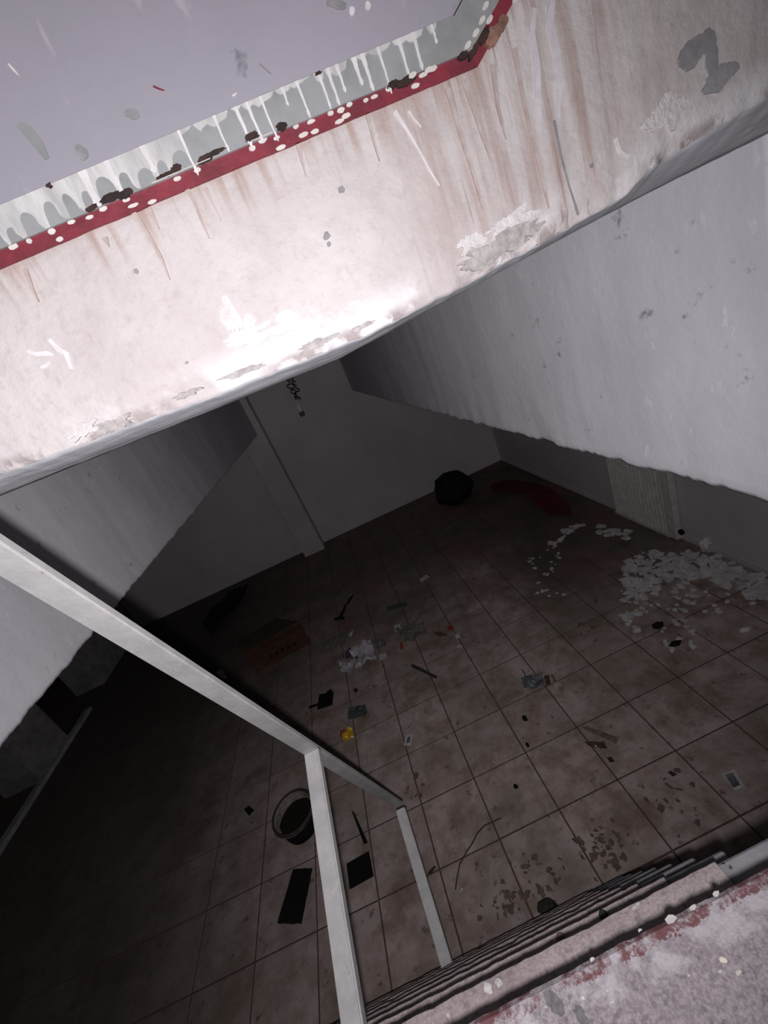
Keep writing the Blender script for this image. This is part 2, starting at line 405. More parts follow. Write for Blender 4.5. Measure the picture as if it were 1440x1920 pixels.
# ------------------------------------------------------------------ basement walls
struct(box('wall_back', (X_LEFT-1.5, Y_BACK, -0.1), (X_RIGHT+0.2, Y_BACK+0.15, EYE+0.95), M['backwall']), 'plain grey basement end wall', 'wall')
struct(box('wall_right', (X_RIGHT, -0.4, -0.1), (X_RIGHT+0.15, Y_BACK, EYE+0.95), M['backwall']), 'grey basement wall behind the ribbed radiator', 'wall')
wl = struct(box('wall_left', (X_LEFT-0.45, 4.15, 0), (X_LEFT, 4.75, Z_CEIL), M['pier']), 'pale wall pier between two dark doorways', 'wall')
box('wall_segment', (X_LEFT-0.45, 5.75, 0), (X_LEFT, Y_BACK, Z_CEIL), M['pier'], wl)
box('wall_segment', (X_LEFT-0.45, -0.8, 0), (X_LEFT, 3.0, Z_CEIL), M['pier'], wl)
box('recess_back', (X_LEFT-1.45, -0.8, 0), (X_LEFT-1.35, Y_BACK, Z_CEIL), M['pier'], wl)
struct(box('trim_2', (X_LEFT, 2.75, 0.0), (X_LEFT+0.09, 5.2, 0.05), M['threshold'], None, 0.006), 'pale raised kerb along the left wall openings', 'kerb')
bb = bmesh.new(); add_box(bb, (X_RIGHT-0.012, 0.6, FZ), (X_RIGHT, 7.19, 0.075), 0.003)
struct(mesh_obj('baseboard_right', bb, M['backwall']), 'low painted skirting along the right wall', 'skirting')
bb = bmesh.new(); add_box(bb, (X_LEFT+0.02, Y_BACK-0.012, FZ), (X_RIGHT-0.014, Y_BACK, 0.07), 0.003)
struct(mesh_obj('baseboard_back', bb, M['backwall']), 'low painted skirting along the end wall', 'skirting')

# column standing in front of the end wall
pil = box('wall_column', (-1.345, 6.90, FZ), (-0.965, Y_BACK-0.013, EYE+0.9), M['backwall'], None, 0.006)
struct(pil, 'square plastered column against the end wall', 'column')

# ceiling blocks on both sides of the slot over the stairs
def ceiling_block(name, xf, x_out, seed, label):
    """xf(y) = x of the face towards the slot"""
    bm = bmesh.new(); rows = []
    ys = []
    y = Y_HB+0.002
    while y < Y_BACK: ys.append(y); y += 0.012+0.02*(y/7.0)
    ys.append(Y_BACK-0.001)
    zs = [0.0, 0.012, 0.03, 0.07, 0.15, 0.3, 0.5, 0.8, 1.45]
    sgn = 1 if x_out > 0 else -1
    for y in ys:
        jag = 0.007*fbm((y*9, seed, 0))+0.004*fbm((y*40, seed, 3))
        if seed == 2: jag *= 1.5
        x0 = xf(y); row = [bm.verts.new((x_out, y, Z_CEIL)), bm.verts.new((x0+sgn*0.02, y, Z_CEIL+0.002+jag))]
        for k, z in enumerate(zs):
            wob = 0.006*fbm((y*2.2, z*2.2, seed))+0.002*fbm((y*12, z*12, seed+5))
            rnd = 0.004*sgn if k == 0 else 0
            row.append(bm.verts.new((x0+wob+rnd, y, Z_CEIL+z+(jag if k < 3 else 0))))
        row.append(bm.verts.new((x_out, y, Z_CEIL+1.45)))
        rows.append(row)
    for a, b in zip(rows, rows[1:]):
        for k in range(len(a)-1): bm.faces.new((a[k], a[k+1], b[k+1], b[k]))
        bm.faces.new((a[-1], a[0], b[0], b[-1]))
    bm.faces.new(rows[0]); bm.faces.new(rows[-1][::-1])
    bmesh.ops.recalc_face_normals(bm, faces=bm.faces)
    o = mesh_obj(name, bm, M['side'], None, False)
    for p in o.data.polygons: p.use_smooth = abs(p.normal.x) > 0.6
    return struct(o, label, 'wall')
ceiling_block('wall_slot_right', lambda y: 0.715-0.0115*(y-0.6), X_RIGHT-0.001, 2, 'glossy grey plastered side of the stair slot with ragged lower edge, right')
ceiling_block('wall_slot_left', lambda y: -(1.185-0.02*(y-1.0)), X_LEFT-1.4, 7, 'grey plastered side of the stair slot behind the handrail, left')
struct(box('ceiling', (X_LEFT-1.4, Y_HB+0.002, EYE+0.9), (X_RIGHT, Y_BACK, EYE+1.0), M['ceiling']), 'ceiling high over the stair slot', 'ceiling')

# ------------------------------------------------------------------ slab edge over the opening (white, stained)
front_tab = [(-1.6, .075), (-.679, .064), (-.297, .042), (.105, .020), (.389, .031), (.68, .053), (.848, .068), (.90, .090), (.95, .104), (1.214, .132), (2.6, .20)]
back_tab = [(-1.6, .04), (-.709, .025), (-.139, .005), (.095, -.001), (.23, .010), (.678, .040), (.928, .053), (1.21, .065), (2.6, .10)]
KX = 0.567*Y_H; TRIM_Z = 0.386*Y_H; SLOPE = 0.70
def trim_z(x): return TRIM_Z if x < KX else TRIM_Z+(x-KX)*SLOPE
X0S, X1S = -0.95, 1.05
bm = bmesh.new(); la = bm.verts.layers.float.new('above_edge'); lt = bm.verts.layers.float.new('below_trim')
cols = []; nx = 420
for i in range(nx+1):
    x = X0S+(X1S-X0S)*i/nx
    jag = 0.0022*fbm((x*14, 1, 0))+0.0012*fbm((x*70, 2, 0))
    zb = interp(front_tab, x/Y_H)*Y_H+jag
    zt = trim_z(x)+0.004
    col = []
    for k in range(19):
        f_ = (k/18.0)**1.5
        z = zb+(zt-zb)*f_; e = z-zb
        dent = 0.0
        if e < 0.03:
            q = max(0.0, fbm((x*11, z*16, 7))-0.02)
            dent = 0.012*q*(1-e/0.03)+0.003*(1-e/0.03)**2
        y = Y_H+dent+0.0012*fbm((x*30, z*30, 2))
        vv = bm.verts.new((x, y, EYE+z)); vv[la] = e; vv[lt] = zt-z; col.append(vv)
    cols.append(col)
for a, b in zip(cols, cols[1:]):
    for k in range(18):
        f_ = bm.faces.new((a[k], b[k], b[k+1], a[k+1])); f_.smooth = True
# soffit, rolling from the front edge to the back edge
so = []
for i in range(nx+1):
    x = X0S+(X1S-X0S)*i/nx; v0 = cols[i][0].co
    zb2 = EYE+interp(back_tab, x/Y_HB)*Y_HB
    col = [cols[i][0]]
    for k in range(1, 8):
        s = k/7.0
        y = v0.y+(Y_HB-v0.y)*s
        z = v0.z+(zb2-v0.z)*s+0.0014*fbm((x*5, s*3, 4))+0.0004*fbm((x*30, s*8, 9))-0.003*math.sin(math.pi*s)
        vv = bm.verts.new((x, y, z)); vv[la] = 1.0; vv[lt] = 1.0; col.append(vv)
    vv = bm.verts.new((x, Y_HB, EYE+0.5)); vv[la] = 1; vv[lt] = 1; col.append(vv)
    so.append(col)
for a, b in zip(so, so[1:]):
    for k in range(8):
        f_ = bm.faces.new((a[k], a[k+1], b[k+1], b[k])); f_.material_index = 1; f_.smooth = k < 7
for a, b, c, d in zip(cols, cols[1:], so, so[1:]):      # top
    f_ = bm.faces.new((a[-1], b[-1], d[-1], c[-1])); f_.material_index = 1
bm.faces.new(cols[0]+so[0][:0:-1]); bm.faces.new((cols[-1]+so[-1][:0:-1])[::-1])
slab = struct(mesh_obj('wall_slab_edge', bm, [M['slab'], M['soffit']]), 'stained whitewashed slab edge over the stair opening', 'wall')

def offset_line(off):
    """trim line raised perpendicular by off: list of (x, z) from left to right"""
    a = math.atan(SLOPE); n2 = (-math.sin(a), math.cos(a))
    kx = KX-off*math.tan(a/2)
    return [(X0S, TRIM_Z+off), (kx, TRIM_Z+off), (X1S, TRIM_Z+off+(X1S-kx)*SLOPE)]
def band(name, o1, o2, y_front, y_back, mat, parent=None, nseg=60, wob=0.0, seed=0):
    bm = bmesh.new(); l1 = offset_line(o1); l2 = offset_line(o2)
    def samp(l, n1, n2):
        out = []
        for (a, b, n) in ((l[0], l[1], n1), (l[1], l[2], n2)):
            for k in range(n): out.append((a[0]+(b[0]-a[0])*k/n, a[1]+(b[1]-a[1])*k/n))
        out.append(l[2]); return out
    p1, p2 = samp(l1, nseg*2, nseg), samp(l2, nseg*2, nseg)
    rows = []
    for (xa, za), (xb, zb) in zip(p1, p2):
        wz = wob*fbm((xa*30, seed, 0)); wz2 = wob*fbm((xa*30, seed+3, 0))
        rows.append([bm.verts.new(c) for c in ((xa, y_front, EYE+za+wz), (xb, y_front, EYE+zb+wz2), (xb, y_back, EYE+zb+wz2), (xa, y_back, EYE+za+wz))])
    for a, b in zip(rows, rows[1:]):
        for k in range(4): bm.faces.new((a[k], b[k], b[(k+1) % 4], a[(k+1) % 4]))
    bm.faces.new(rows[0][::-1]); bm.faces.new(rows[-1])
    bmesh.ops.recalc_face_normals(bm, faces=bm.faces)
    return mesh_obj(name, bm, mat, parent)
R1, R2 = 0.0, 0.023*Y_H              # red band
G2 = 0.080*Y_H                       # top of the grey steel band
trim = struct(empty('trim_1', (0, 0, 0)), 'steel edge strip painted grey over red, dripped with white paint', 'edge strip')
band('red_band', -0.0006, R2+0.0004, Y_H-0.0030, Y_H+0.03, M['red_paint'], trim, 60, 0.0006, 3)
band('grey_band', R2, G2, Y_H-0.0055, Y_H+0.03, M['grey_steel'], trim, 60, 0.0005, 8)
band('dark_joint', G2, G2+0.0010, Y_H-0.0020, Y_H+0.03, M['rust'], trim, 60, 0.0003, 5)
# parapet wall over the strip
bm = bmesh.new(); ln = offset_line(G2+0.0006)
pts = [(ln[0][0], Y_H+0.0008, EYE+ln[0][1]), (ln[1][0], Y_H+0.0008, EYE+ln[1][1]), (ln[2][0], Y_H+0.0008, EYE+ln[2][1]), (X1S, Y_H+0.0008, EYE+1.05), (X0S, Y_H+0.0008, EYE+1.05)]
add_prism(bm, pts, (0, 0.05, 0))
par = struct(mesh_obj('wall_parapet', bm, M['parapet']), 'lavender grey parapet wall above the red edge strip', 'wall')

# thin painted shapes lying on a plane y = const : outline given in (x, z) about (x0, z0)
def plate(name, pts, y_front, th, mat, parent):
    bm = bmesh.new(); add_prism(bm, [(x, y_front, z) for x, z in pts], (0, th, 0))
    return mesh_obj(name, bm, mat, parent)
def ell(cx, cz, a, b, n=12, rot=0.0, rg=0.0, rnd=None):
    out = []
    for k in range(n):
        t = 2*math.pi*k/n; r = 1+(rnd.uniform(-rg, rg) if rnd else 0)
        x, z = a*r*math.cos(t), b*r*math.sin(t)
        out.append((cx+x*math.cos(rot)-z*math.sin(rot), cz+x*math.sin(rot)+z*math.cos(rot)))
    return out
def rag(cx, cz, a, b, rot, rg, seed, n=48):
    out = []
    for k in range(n):
        t = 2*math.pi*k/n; r = 1+rg*fbm((math.cos(t)*1.3+seed*7.7, math.sin(t)*1.3, seed))+rg*0.35*fbm((math.cos(t)*5, math.sin(t)*5, seed+4))
        x, z = a*r*math.cos(t), b*r*math.sin(t)
        out.append((cx+x*math.cos(rot)-z*math.sin(rot), cz+x*math.sin(rot)+z*math.cos(rot)))
    return out
PXM = Y_H/F*1.02          # metres per photo pixel on the slab face, roughly
R = random.Random(11)
zt_, zr_ = EYE+TRIM_Z+G2, EYE+TRIM_Z+R2
# thin white coat brushed over the upper part of the grey band: heavy with arches on the left, thin runs on the right
DEP = [0]
def dep(base):            # every painted plate gets a depth of its own
    DEP[0] += 1; return base-0.00012-0.0000035*(DEP[0] % 240)
hb = G2-R2
xs_l = -0.66
x_mid = on_y(335, 330, Y_H).x; x_chip0 = on_y(105, 420, Y_H).x; x_chip1 = on_y(520, 240, Y_H).x
yg = Y_H-0.0055; yr = Y_H-0.0030
while xs_l < KX-0.03:
    heavy = xs_l < x_mid
    if heavy: wdt = R.uniform(5, 12)*PXM; gap = R.uniform(12, 27)*PXM; top = R.uniform(0.30, 0.62)
    else: wdt = R.uniform(3.0, 5.5)*PXM; gap = R.uniform(8, 30)*PXM; top = R.uniform(0.08, 0.26)
    if heavy:
        arch = [(xs_l-wdt*0.75, zt_), (xs_l-wdt*0.7, zt_-hb*0.8), (xs_l-wdt*0.3, zt_-hb*R.uniform(0.9, 1.05)), (xs_l+wdt*0.3, zt_-hb*0.98)]
        n = 9; sk = R.uniform(-0.25, 0.25)
        for q in range(1, n+1):
            a = math.pi*q/n
            arch.append((xs_l+wdt*0.5+gap*(0.5-0.5*math.cos(a))+gap*sk*math.sin(a)*0.5, zt_-hb*0.95+hb*(0.95-top)*math.sin(a)**0.6))
        arch.append((xs_l+wdt*0.9+gap, zt_))
        plate('white_coat', arch, dep(yg), 0.0006, M['coat'], trim)
    else:
        zc = zt_-hb*top
        plate('white_coat', [(xs_l-gap*0.6, zt_), (xs_l-gap*0.45, zc+0.002), (xs_l-gap*0.2, zc+R.uniform(-.002, .001)), (xs_l, zc), (xs_l+gap*0.5, zc+0.0015), (xs_l+gap*0.72, zt_)], dep(yg), 0.0006, M['coat'], trim)
    if not heavy and R.random() < 0.9 or heavy and R.random() < 0.25:
        ln_ = hb*R.choice([0.5, 0.75, 1.0, 1.0, 1.12, 1.25]); x = xs_l; Lf, Rt = [], []
        for q in range(9):
            t = q/8; wz = wdt*(0.62-0.34*t+(0.26 if q == 7 else 0.0)-(0.1 if q == 8 else 0))*R.uniform(0.85, 1.15); x += R.uniform(-.5, .5)*PXM
            Lf.append((x-wz, zt_-ln_*t)); Rt.append((x+wz, zt_-ln_*t))
        plate('paint_drip', Lf+Rt[::-1], dep(yg-0.0002), 0.0006, M['white_paint'], trim)
    if R.random() < 0.66:
        plate('paint_blob', ell(xs_l+R.uniform(-1, 1)*PXM, zr_-R.uniform(1, 5)*PXM, R.uniform(4, 7)*PXM, R.uniform(2.2, 3.6)*PXM, 14, 0, 0.1, R), dep(yr-0.0002), 0.0007, M['drip'], trim)
    if R.random() < 0.25:
        plate('paint_blob', ell(xs_l+R.uniform(-1, 8)*PXM, EYE+TRIM_Z+R.uniform(0, 6)*PXM, R.uniform(5, 8)*PXM, R.uniform(2.2, 3.6)*PXM, 14, 0, 0.1, R), dep(yr), 0.0007, M['drip'], trim)
    if x_chip0 < xs_l < x_chip1 and R.random() < 0.75:
        plate('rust_chip', ell(xs_l+gap*R.random(), zr_+R.uniform(1, 6)*PXM, R.uniform(8, 18)*PXM, R.uniform(2.5, 6)*PXM, 22, R.uniform(0, .15), 0.22, R), dep(yg-0.0006), 0.0006, M['rust'], trim)
    if R.random() < 0.22:
        plate('rust_chip', ell(xs_l, zt_-1.5*PXM, R.uniform(3, 7)*PXM, R.uniform(1.5, 3.5)*PXM, 12, 0, 0.35, R), dep(yg-0.0006), 0.0006, M['rust'], trim)
    xs_l += wdt+gap
# highlight painted as a pale line along the lower edge of the steel band
for a, b in (((285, 342), (395, 298)), ((470, 266), (510, 250))):
    pa, pb = on_y(a[0], a[1], Y_H), on_y(b[0], b[1], Y_H)
    plate('edge_highlight', [(pa.x, zr_+0.0004), (pb.x, zr_+0.0004), (pb.x, zr_+0.0010), (pa.x, zr_+0.0010)], dep(yg-0.0009), 0.0006, M['drip'], trim)
# blobs on the rising part and the rust patches in its corner
for (px, py) in ((905, 22), (912, 48), (898, 49), (887, 72), (960, 10), (872, 95), (800, 140), (770, 150), (808, 138)):
    c = on_y(px, py, Y_H); plate('paint_blob', ell(c.x, c.z, 6.5*PXM, 3.2*PXM, 14, 0.5 if py < 110 else 0.1, 0.08, R), dep(yg-0.0012), 0.0007, M['drip'], trim)
for (px, py, a, b, mt) in ((920, 78, 15, 9, 'brown_rust'), (935, 55, 12, 7, 'brown_rust'), (903, 75, 12, 5, 'rust'), (884, 104, 12, 4, 'rust'), (760, 158, 14, 5, 'rust'), (735, 165, 9, 4, 'rust'), (865, 112, 8, 4, 'rust')):
    c = on_y(px, py, Y_H); plate('rust_patch', ell(c.x, c.z, a*PXM, b*PXM, 26, 0.6 if py < 110 else 0.1, 0.22, R), dep(yg-0.0004), 0.0035, M[mt], trim)
# white runs down the rising part
# paint runs, smears and scratches on the slab face
def stroke(name, pixels, width, y, mat, parent, th=0.003):
    P = [on_y(a, b, y) for a, b in pixels]; Lf, Rt = [], []
    for i, p in enumerate(P):
        d = (P[min(i+1, len(P)-1)]-P[max(i-1, 0)]).normalized(); nn = Vector((-d.z, 0, d.x))
        ww = (width[i] if isinstance(width, (list, tuple)) else width)*PXM*0.5
        Lf.append((p.x+nn.x*ww, p.z+nn.z*ww)); Rt.append((p.x-nn.x*ww, p.z-nn.z*ww))
    return plate(name, Lf+Rt[::-1], y, th, mat, parent)
yf = Y_H-0.0013
for px in ([(250, 398), (268, 420), (300, 480), (318, 524)], [(345, 345), (362, 375), (380, 420), (392, 446)], [(384, 352), (398, 380), (414, 412)], [(278, 392), (290, 415), (298, 428)], [(195, 445), (204, 462)],
           [(46, 505), (60, 540), (72, 566)], [(560, 270), (566, 300), (574, 330)], [(690, 215), (700, 260), (712, 300)], [(840, 165), (860, 240), (890, 330), (905, 390)], [(870, 150), (892, 215), (920, 300)], [(925, 120), (935, 200), (950, 260)], [(965, 90), (985, 200), (1010, 300), (1030, 390)]):
    stroke('brown_run', px, [R.uniform(6, 9)]+[R.uniform(3, 6) for _ in px[2:]]+[1.5], dep(yf), M['rust_run'], slab)
for px, py, a, b, rot in ((945, 458, 62, 17, 0.06), (905, 478, 36, 9, 0.05), (215, 795, 34, 8, -.05), (455, 697, 34, 5, -.05), (590, 645, 34, 7, -.04), (350, 738, 22, 4, -.05), (680, 612, 20, 4, 0), (1000, 432, 20, 6, .1)):
    c = on_y(px, py, yf); plate('spalled_patch', rag(c.x, c.z, a*PXM, b*PXM, rot, 0.7, px*0.013), dep(yf+0.0004), 0.004, M['spall'], slab)
for px, py, a, b in ((955, 415, 48, 12), (880, 455, 22, 12), (470, 625, 38, 16), (560, 600, 40, 16), (640, 590, 30, 10), (150, 810, 24, 8), (1250, 215, 34, 20), (430, 590, 12, 26)):
    c = on_y(px, py, yf); plate('filler_patch', rag(c.x, c.z, a*PXM, b*PXM, 0.05, 0.8, px*0.017), dep(yf+0.0003), 0.004, M['filler'], slab)
stroke('white_run', [(740, 208), (758, 235), (785, 280), (805, 318), (824, 348)], [7, 5, 3, 3, 2], yf, M['white_paint'], slab)
stroke('white_run', [(766, 208), (775, 222), (790, 238)], [4, 3, 2], yf, M['white_paint'], slab)
stroke('pale_run', [(1003, 15), (998, 60), (1008, 130), (1010, 190), (1014, 248)], [7, 9, 10, 9, 4], yf, M['pale_streak'], slab)
stroke('pale_run', [(1036, 0), (1030, 45), (1043, 90), (1050, 160), (1047, 222)], [9, 13, 12, 9, 4], yf, M['pale_streak'], slab)
stroke('grey_run', [(1040, 225), (1052, 290), (1068, 350), (1086, 402)], [3, 4, 3, 2], yf, M['grey_smear'], slab)
stroke('white_dab', [(92, 636), (110, 655), (124, 663), (134, 692)], [5, 9, 8, 5], yf, M['white_paint'], slab)
stroke('white_dab', [(50, 658), (68, 664), (88, 662), (100, 665)], [4, 6, 7, 4], yf, M['white_paint'], slab)
stroke('white_dab', [(76, 690), (86, 686), (93, 678)], [3, 5, 3], yf, M['white_paint'], slab)
stroke('white_dab', [(1155, 258), (1163, 285), (1180, 294)], [5, 6, 4], yf, M['white_paint'], slab)
stroke('white_dab', [(420, 555), (436, 590), (455, 612)], [8, 15, 9], yf, M['white_paint'], slab)
for px, py, a, b, rot in ((1300, 98, 25, 17, 0.7), (1328, 80, 15, 17, 0.3), (1285, 108, 13, 13, 0.2), (1335, 110, 11, 22, -.1)):
    c = on_y(px, py, yf); plate('grey_smear', ell(c.x, c.z, a*PXM, b*PXM, 18, rot, 0.12, R), dep(yf), 0.003, M['grey_smear'], slab)
c = on_y(1350, 145, yf); plate('grey_smear', ell(c.x, c.z, 32*PXM, 17*PXM, 18, 0.2, 0.2, R), dep(yf), 0.003, M['cheek'], slab)
for px, py, a in ((613, 442, 6), (617, 458, 4), (350, 680, 3), (255, 508, 4), (640, 355, 6), (1110, 310, 4)):
    c = on_y(px, py, yf); plate('grey_speck', ell(c.x, c.z, a*PXM, a*0.8*PXM, 9, 0.3, 0.25, R), yf, 0.003, M['grey_smear'], slab)
# marks on the parapet
yp = Y_H-0.0001
stroke('grey_smear', [(33, 232), (52, 246), (70, 268), (88, 298)], [8, 15, 15, 7], yp, M['grey_steel'], par)
stroke('scratch', [(15, 119), (25, 130), (34, 140)], [2, 3, 1.5], yp, M['white_paint'], par)
for px, py, a, b in ((247, 213, 10, 6), (153, 286, 8, 9), (632, 8, 14, 5), (690, 10, 4, 5), (660, 20, 4, 5)):
    c = on_y(px, py, yp); plate('paint_speck', ell(c.x, c.z, a*PXM, b*PXM, 12, -0.4, 0.15, R), yp, 0.001, M['white_paint'] if px > 650 else M['grey_smear'], par)
stroke('scratch', [(487, 119), (497, 128), (508, 138)], [2, 2, 1], yp, M['grey_smear'], par)
stroke('scratch', [(287, 161), (298, 166), (308, 169)], [2, 2, 1], yp, M['red_paint'], par)
stroke('scratch', [(436, 180), (444, 174)], [3, 1], yp, M['white_paint'], par)

# ------------------------------------------------------------------ landing and steep stair
bm = bmesh.new()
cols = []
for i in range(321):
    x = -1.25+2.5*i/320
    ch = 0.0016*fbm((x*30, 4, 0))+0.004*max(0, fbm((x*12, 9, 0))-0.25)
    col = []
    for (y, z) in ((-1.2, -0.16), (-1.2, 0), (0.05, 0), (Y_TOP-0.035, 0), (Y_TOP-0.006, -0.0005), (Y_TOP-ch, -0.006), (Y_TOP-ch, -0.05), (Y_TOP-0.035, -0.055), (Y_TOP-0.035, -0.16)):
        col.append(bm.verts.new((x, y, Z_LAND+z)))
    cols.append(col)
for a, b in zip(cols, cols[1:]):
    for k in range(9): bm.faces.new((a[k], b[k], b[(k+1) % 9], a[(k+1) % 9]))
bm.faces.new(cols[0][::-1]); bm.faces.new(cols[-1])
bmesh.ops.recalc_face_normals(bm, faces=bm.faces)
land = struct(mesh_obj('floor_landing', bm, M['landing']), 'worn speckled concrete landing at the stair head', 'landing')
def floor_plate(name, pts, z, th, mat, parent):
    bm = bmesh.new(); add_prism(bm, [(x, y, z) for x, y in pts], (0, 0, th))
    return mesh_obj(name, bm, mat, parent)
R = random.Random(5)
for px, py, wpx in ((1258, 1723, 22), (1300, 1702, 16), (1343, 1677, 14), (1384, 1824, 12), (1148, 1880, 9), (1140, 1858, 7), (1292, 1830, 6), (1350, 1822, 9), (1200, 1745, 8), (1110, 1800, 10)):
    c = on_z(px, py, Z_LAND); s = wpx*0.5*0.0006
    floor_plate('paint_fleck', [(c.x+s*a*R.uniform(.7, 1.2), c.y+s*b*R.uniform(.5, .9)) for a, b in ((-1, -.6), (0, -.7), (1, -.3), (1, .4), (0, .7), (-.9, .4))], Z_LAND+0.0002, 0.0012, M['drip'], land)
for px, py, a, b in ((1040, 1880, 13, 22), (1090, 1905, 9, 14)):
    c = on_z(px, py, Z_LAND)
    floor_plate('dark_blot', rag(c.x, c.y, a*0.00055, b*0.0006, 0.4, 0.35, px*0.01), Z_LAND+0.0002, 0.0006, M['blot'], land)

stair = struct(empty('staircase', (0, 0, 0)), 'steep worn concrete stair dropping from the landing to the tiled floor', 'staircase')
XR = [0, 0.272, 0.232, 0.212, 0.20, 0.19, 0.185, 0.18, 0.175]
XE = [0, 0.62, 0.365, 0.365, 0.36, 0.36, 0.355, 0.35, 0.35]
for n in range(1, 9):
    z = Z_LAND-RISE*n; yf_ = Y_STEP[n]; yb = Y_STEP[n-1]-0.07
    bm = bmesh.new(); cols = []
    cnt = 150
    for i in range(cnt+1):
        x = -1.02+(XR[n]+1.02)*i/cnt
        ch = 0.0014*fbm((x*32, n*5.0, 0))+0.006*max(0, fbm((x*10, n*7.0, 1))-0.3)
        cols.append([bm.verts.new((x, y, zz)) for y, zz in ((yb, z-0.045), (yb, z), (yf_-0.012, z), (yf_-0.003-ch, z-0.002), (yf_-ch, z-0.008), (yf_-ch, z-0.038), (yf_-0.008, z-0.045))])
    for a, b in zip(cols, cols[1:]):
        for k in range(7): bm.faces.new((a[k], b[k], b[(k+1) % 7], a[(k+1) % 7]))
    bm.faces.new(cols[0][::-1]); bm.faces.new(cols[-1]); bmesh.ops.recalc_face_normals(bm, faces=bm.faces)
    mesh_obj('tread', bm, M['tread'], stair)
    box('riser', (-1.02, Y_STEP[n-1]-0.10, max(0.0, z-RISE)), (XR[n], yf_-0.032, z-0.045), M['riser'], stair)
    box('cheek', (XR[n]+0.0005, Y_STEP[n-1]-0.10, max(0.0, z-RISE-0.02)), (XE[n], yf_-0.004, z-0.006), M['cheek'], stair, 0.004)
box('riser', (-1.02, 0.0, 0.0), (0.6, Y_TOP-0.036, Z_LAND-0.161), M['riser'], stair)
# crumbs lying on the treads
for px, py, n, a, mt in ((920, 1795, 1, 0.006, 'plaster_flake'), (905, 1818, 1, 0.007, 'plaster_flake'), (1028, 1708, 2, 0.008, 'dirt'), (1125, 1705, 2, 0.009, 'green_dark')):
    z = Z_LAND-RISE*n; c = on_z(px, py, z)
    bm = bmesh.new(); bmesh.ops.create_icosphere(bm, subdivisions=2, radius=a)
    for v in bm.verts: v.co *= 1+0.35*fbm(v.co*160+Vector((px, 0, 0))); v.co.z *= 0.55
    mz = min(v.co.z for v in bm.verts)
    o = mesh_obj('debris_crumb', bm, M[mt], None); o.location = (c.x, min(c.y, Y_STEP[n]-0.014), z-mz)
    tag(o, {920: 'tiny pale plaster crumb at the upper step edge', 905: 'tiny pale plaster crumb nearest the landing on the upper step', 1028: 'dark mud crumb on a lower step', 1125: 'dark green crumb on the step right of the mud'}[px], 'crumb')

# ------------------------------------------------------------------ handrail
rail = tag(empty('handrail', (RAIL_X, 0.97, Z_LAND-RISE*8)), 'grey painted square-tube handrail with two slanting posts on the stair', 'handrail')
def bar(name, a, b, wx, wt, mat, parent, hint=None):
    a, b = Vector(a), Vector(b); d = (b-a).normalized(); sx = Vector((1, 0, 0)); sx = (sx-d*sx.dot(d)).normalized(); t_ = d.cross(sx)
    bm = bmesh.new()
    r1 = [bm.verts.new(a+sx*wx*i+t_*wt*j) for i, j in ((-.5, -.5), (.5, -.5), (.5, .5), (-.5, .5))]
    r2 = [bm.verts.new(b+sx*wx*i+t_*wt*j) for i, j in ((-.5, -.5), (.5, -.5), (.5, .5), (-.5, .5))]
    bm.faces.new(r1[::-1]); bm.faces.new(r2)
    for k in range(4): bm.faces.new((r1[k], r1[(k+1) % 4], r2[(k+1) % 4], r2[k]))
    bmesh.ops.recalc_face_normals(bm, faces=bm.faces)
    bmesh.ops.bevel(bm, geom=list(bm.edges), offset=0.004, segments=2, affect='EDGES')
    o = mesh_obj(name, bm, mat, None); o.parent = parent; o.matrix_parent_inverse = Matrix.Translation(-parent.location)
    return o
TW = 0.050; TT = 0.019
T0 = on_x(0, 1052, RAIL_X); T1 = on_x(572, 1405, RAIL_X); T2 = on_x(748, 1512, RAIL_X)
dA = (T2-T0).normalized(); away = Vector((0, -dA.z, dA.y)); away = away if away.y > 0 else -away      # from the underside to the top of the rail
bar('top_rail', T0-dA*0.45+away*TT*0.5, T2+away*TT*0.5, TW, TT, M['rail'], rail)
def post(pa, pb, ext):
    d_ = (pb-pa).normalized(); n_ = Vector((0, -d_.z, d_.y)); n_ = n_ if n_.z > 0 else -n_
    bar('post', pa-n_*0.015, pb+d_*ext-n_*0.015, TW, 0.032, M['rail'], rail)
post(on_x(582, 1403, RAIL_X), on_x(657, 1905, RAIL_X), 0.16)
post(on_x(750, 1516, RAIL_X), on_x(838, 1812, RAIL_X), 0.05)

# ------------------------------------------------------------------ radiator on the right wall
rad = tag(empty('radiator', (X_RIGHT-0.05, 3.6, FZ)), 'white ribbed panel radiator standing against the right wall', 'radiator')
def part(o, parent):
    o.parent = parent; o.matrix_parent_inverse = Matrix.Translation(-parent.location); return o
yA, yB = 3.30, 4.04
part(box('back_panel', (X_RIGHT-0.03, yA-0.02, 0.05), (X_RIGHT-0.013, yB+0.02, 0.95), M['lamp_dark']), rad)  # dark colour stands in for the shade between the ribs
for k in range(15):
    y = yA+0.012+(yB-yA-0.024)*k/14
    bm = bmesh.new(); pts = []
    for q in range(7):
        a = math.pi*q/6; pts.append((X_RIGHT-0.03-0.032*math.sin(a), y-0.0155*math.cos(a), 0.045))
    add_prism(bm, pts, (0, 0, 0.90)); part(mesh_obj('rib', bm, M['radiator']), rad)
part(box('side_cover', (X_RIGHT-0.075, yA-0.13, 0.03), (X_RIGHT-0.013, yA-0.022, 0.96), M['radiator'], None, 0.006), rad)
part(box('bottom_rail', (X_RIGHT-0.066, yA-0.02, FZ), (X_RIGHT-0.013, yB+0.02, 0.045), M['radiator'], None, 0.004), rad)
bm = bmesh.new(); c = on_x(1277, 998, X_RIGHT-0.09)
add_tube(bm, [(X_RIGHT-0.076, c.y, c.z), (X_RIGHT-0.10, c.y, c.z)], 0.028, 12)
part(mesh_obj('valve_hole', bm, M['black']), rad)

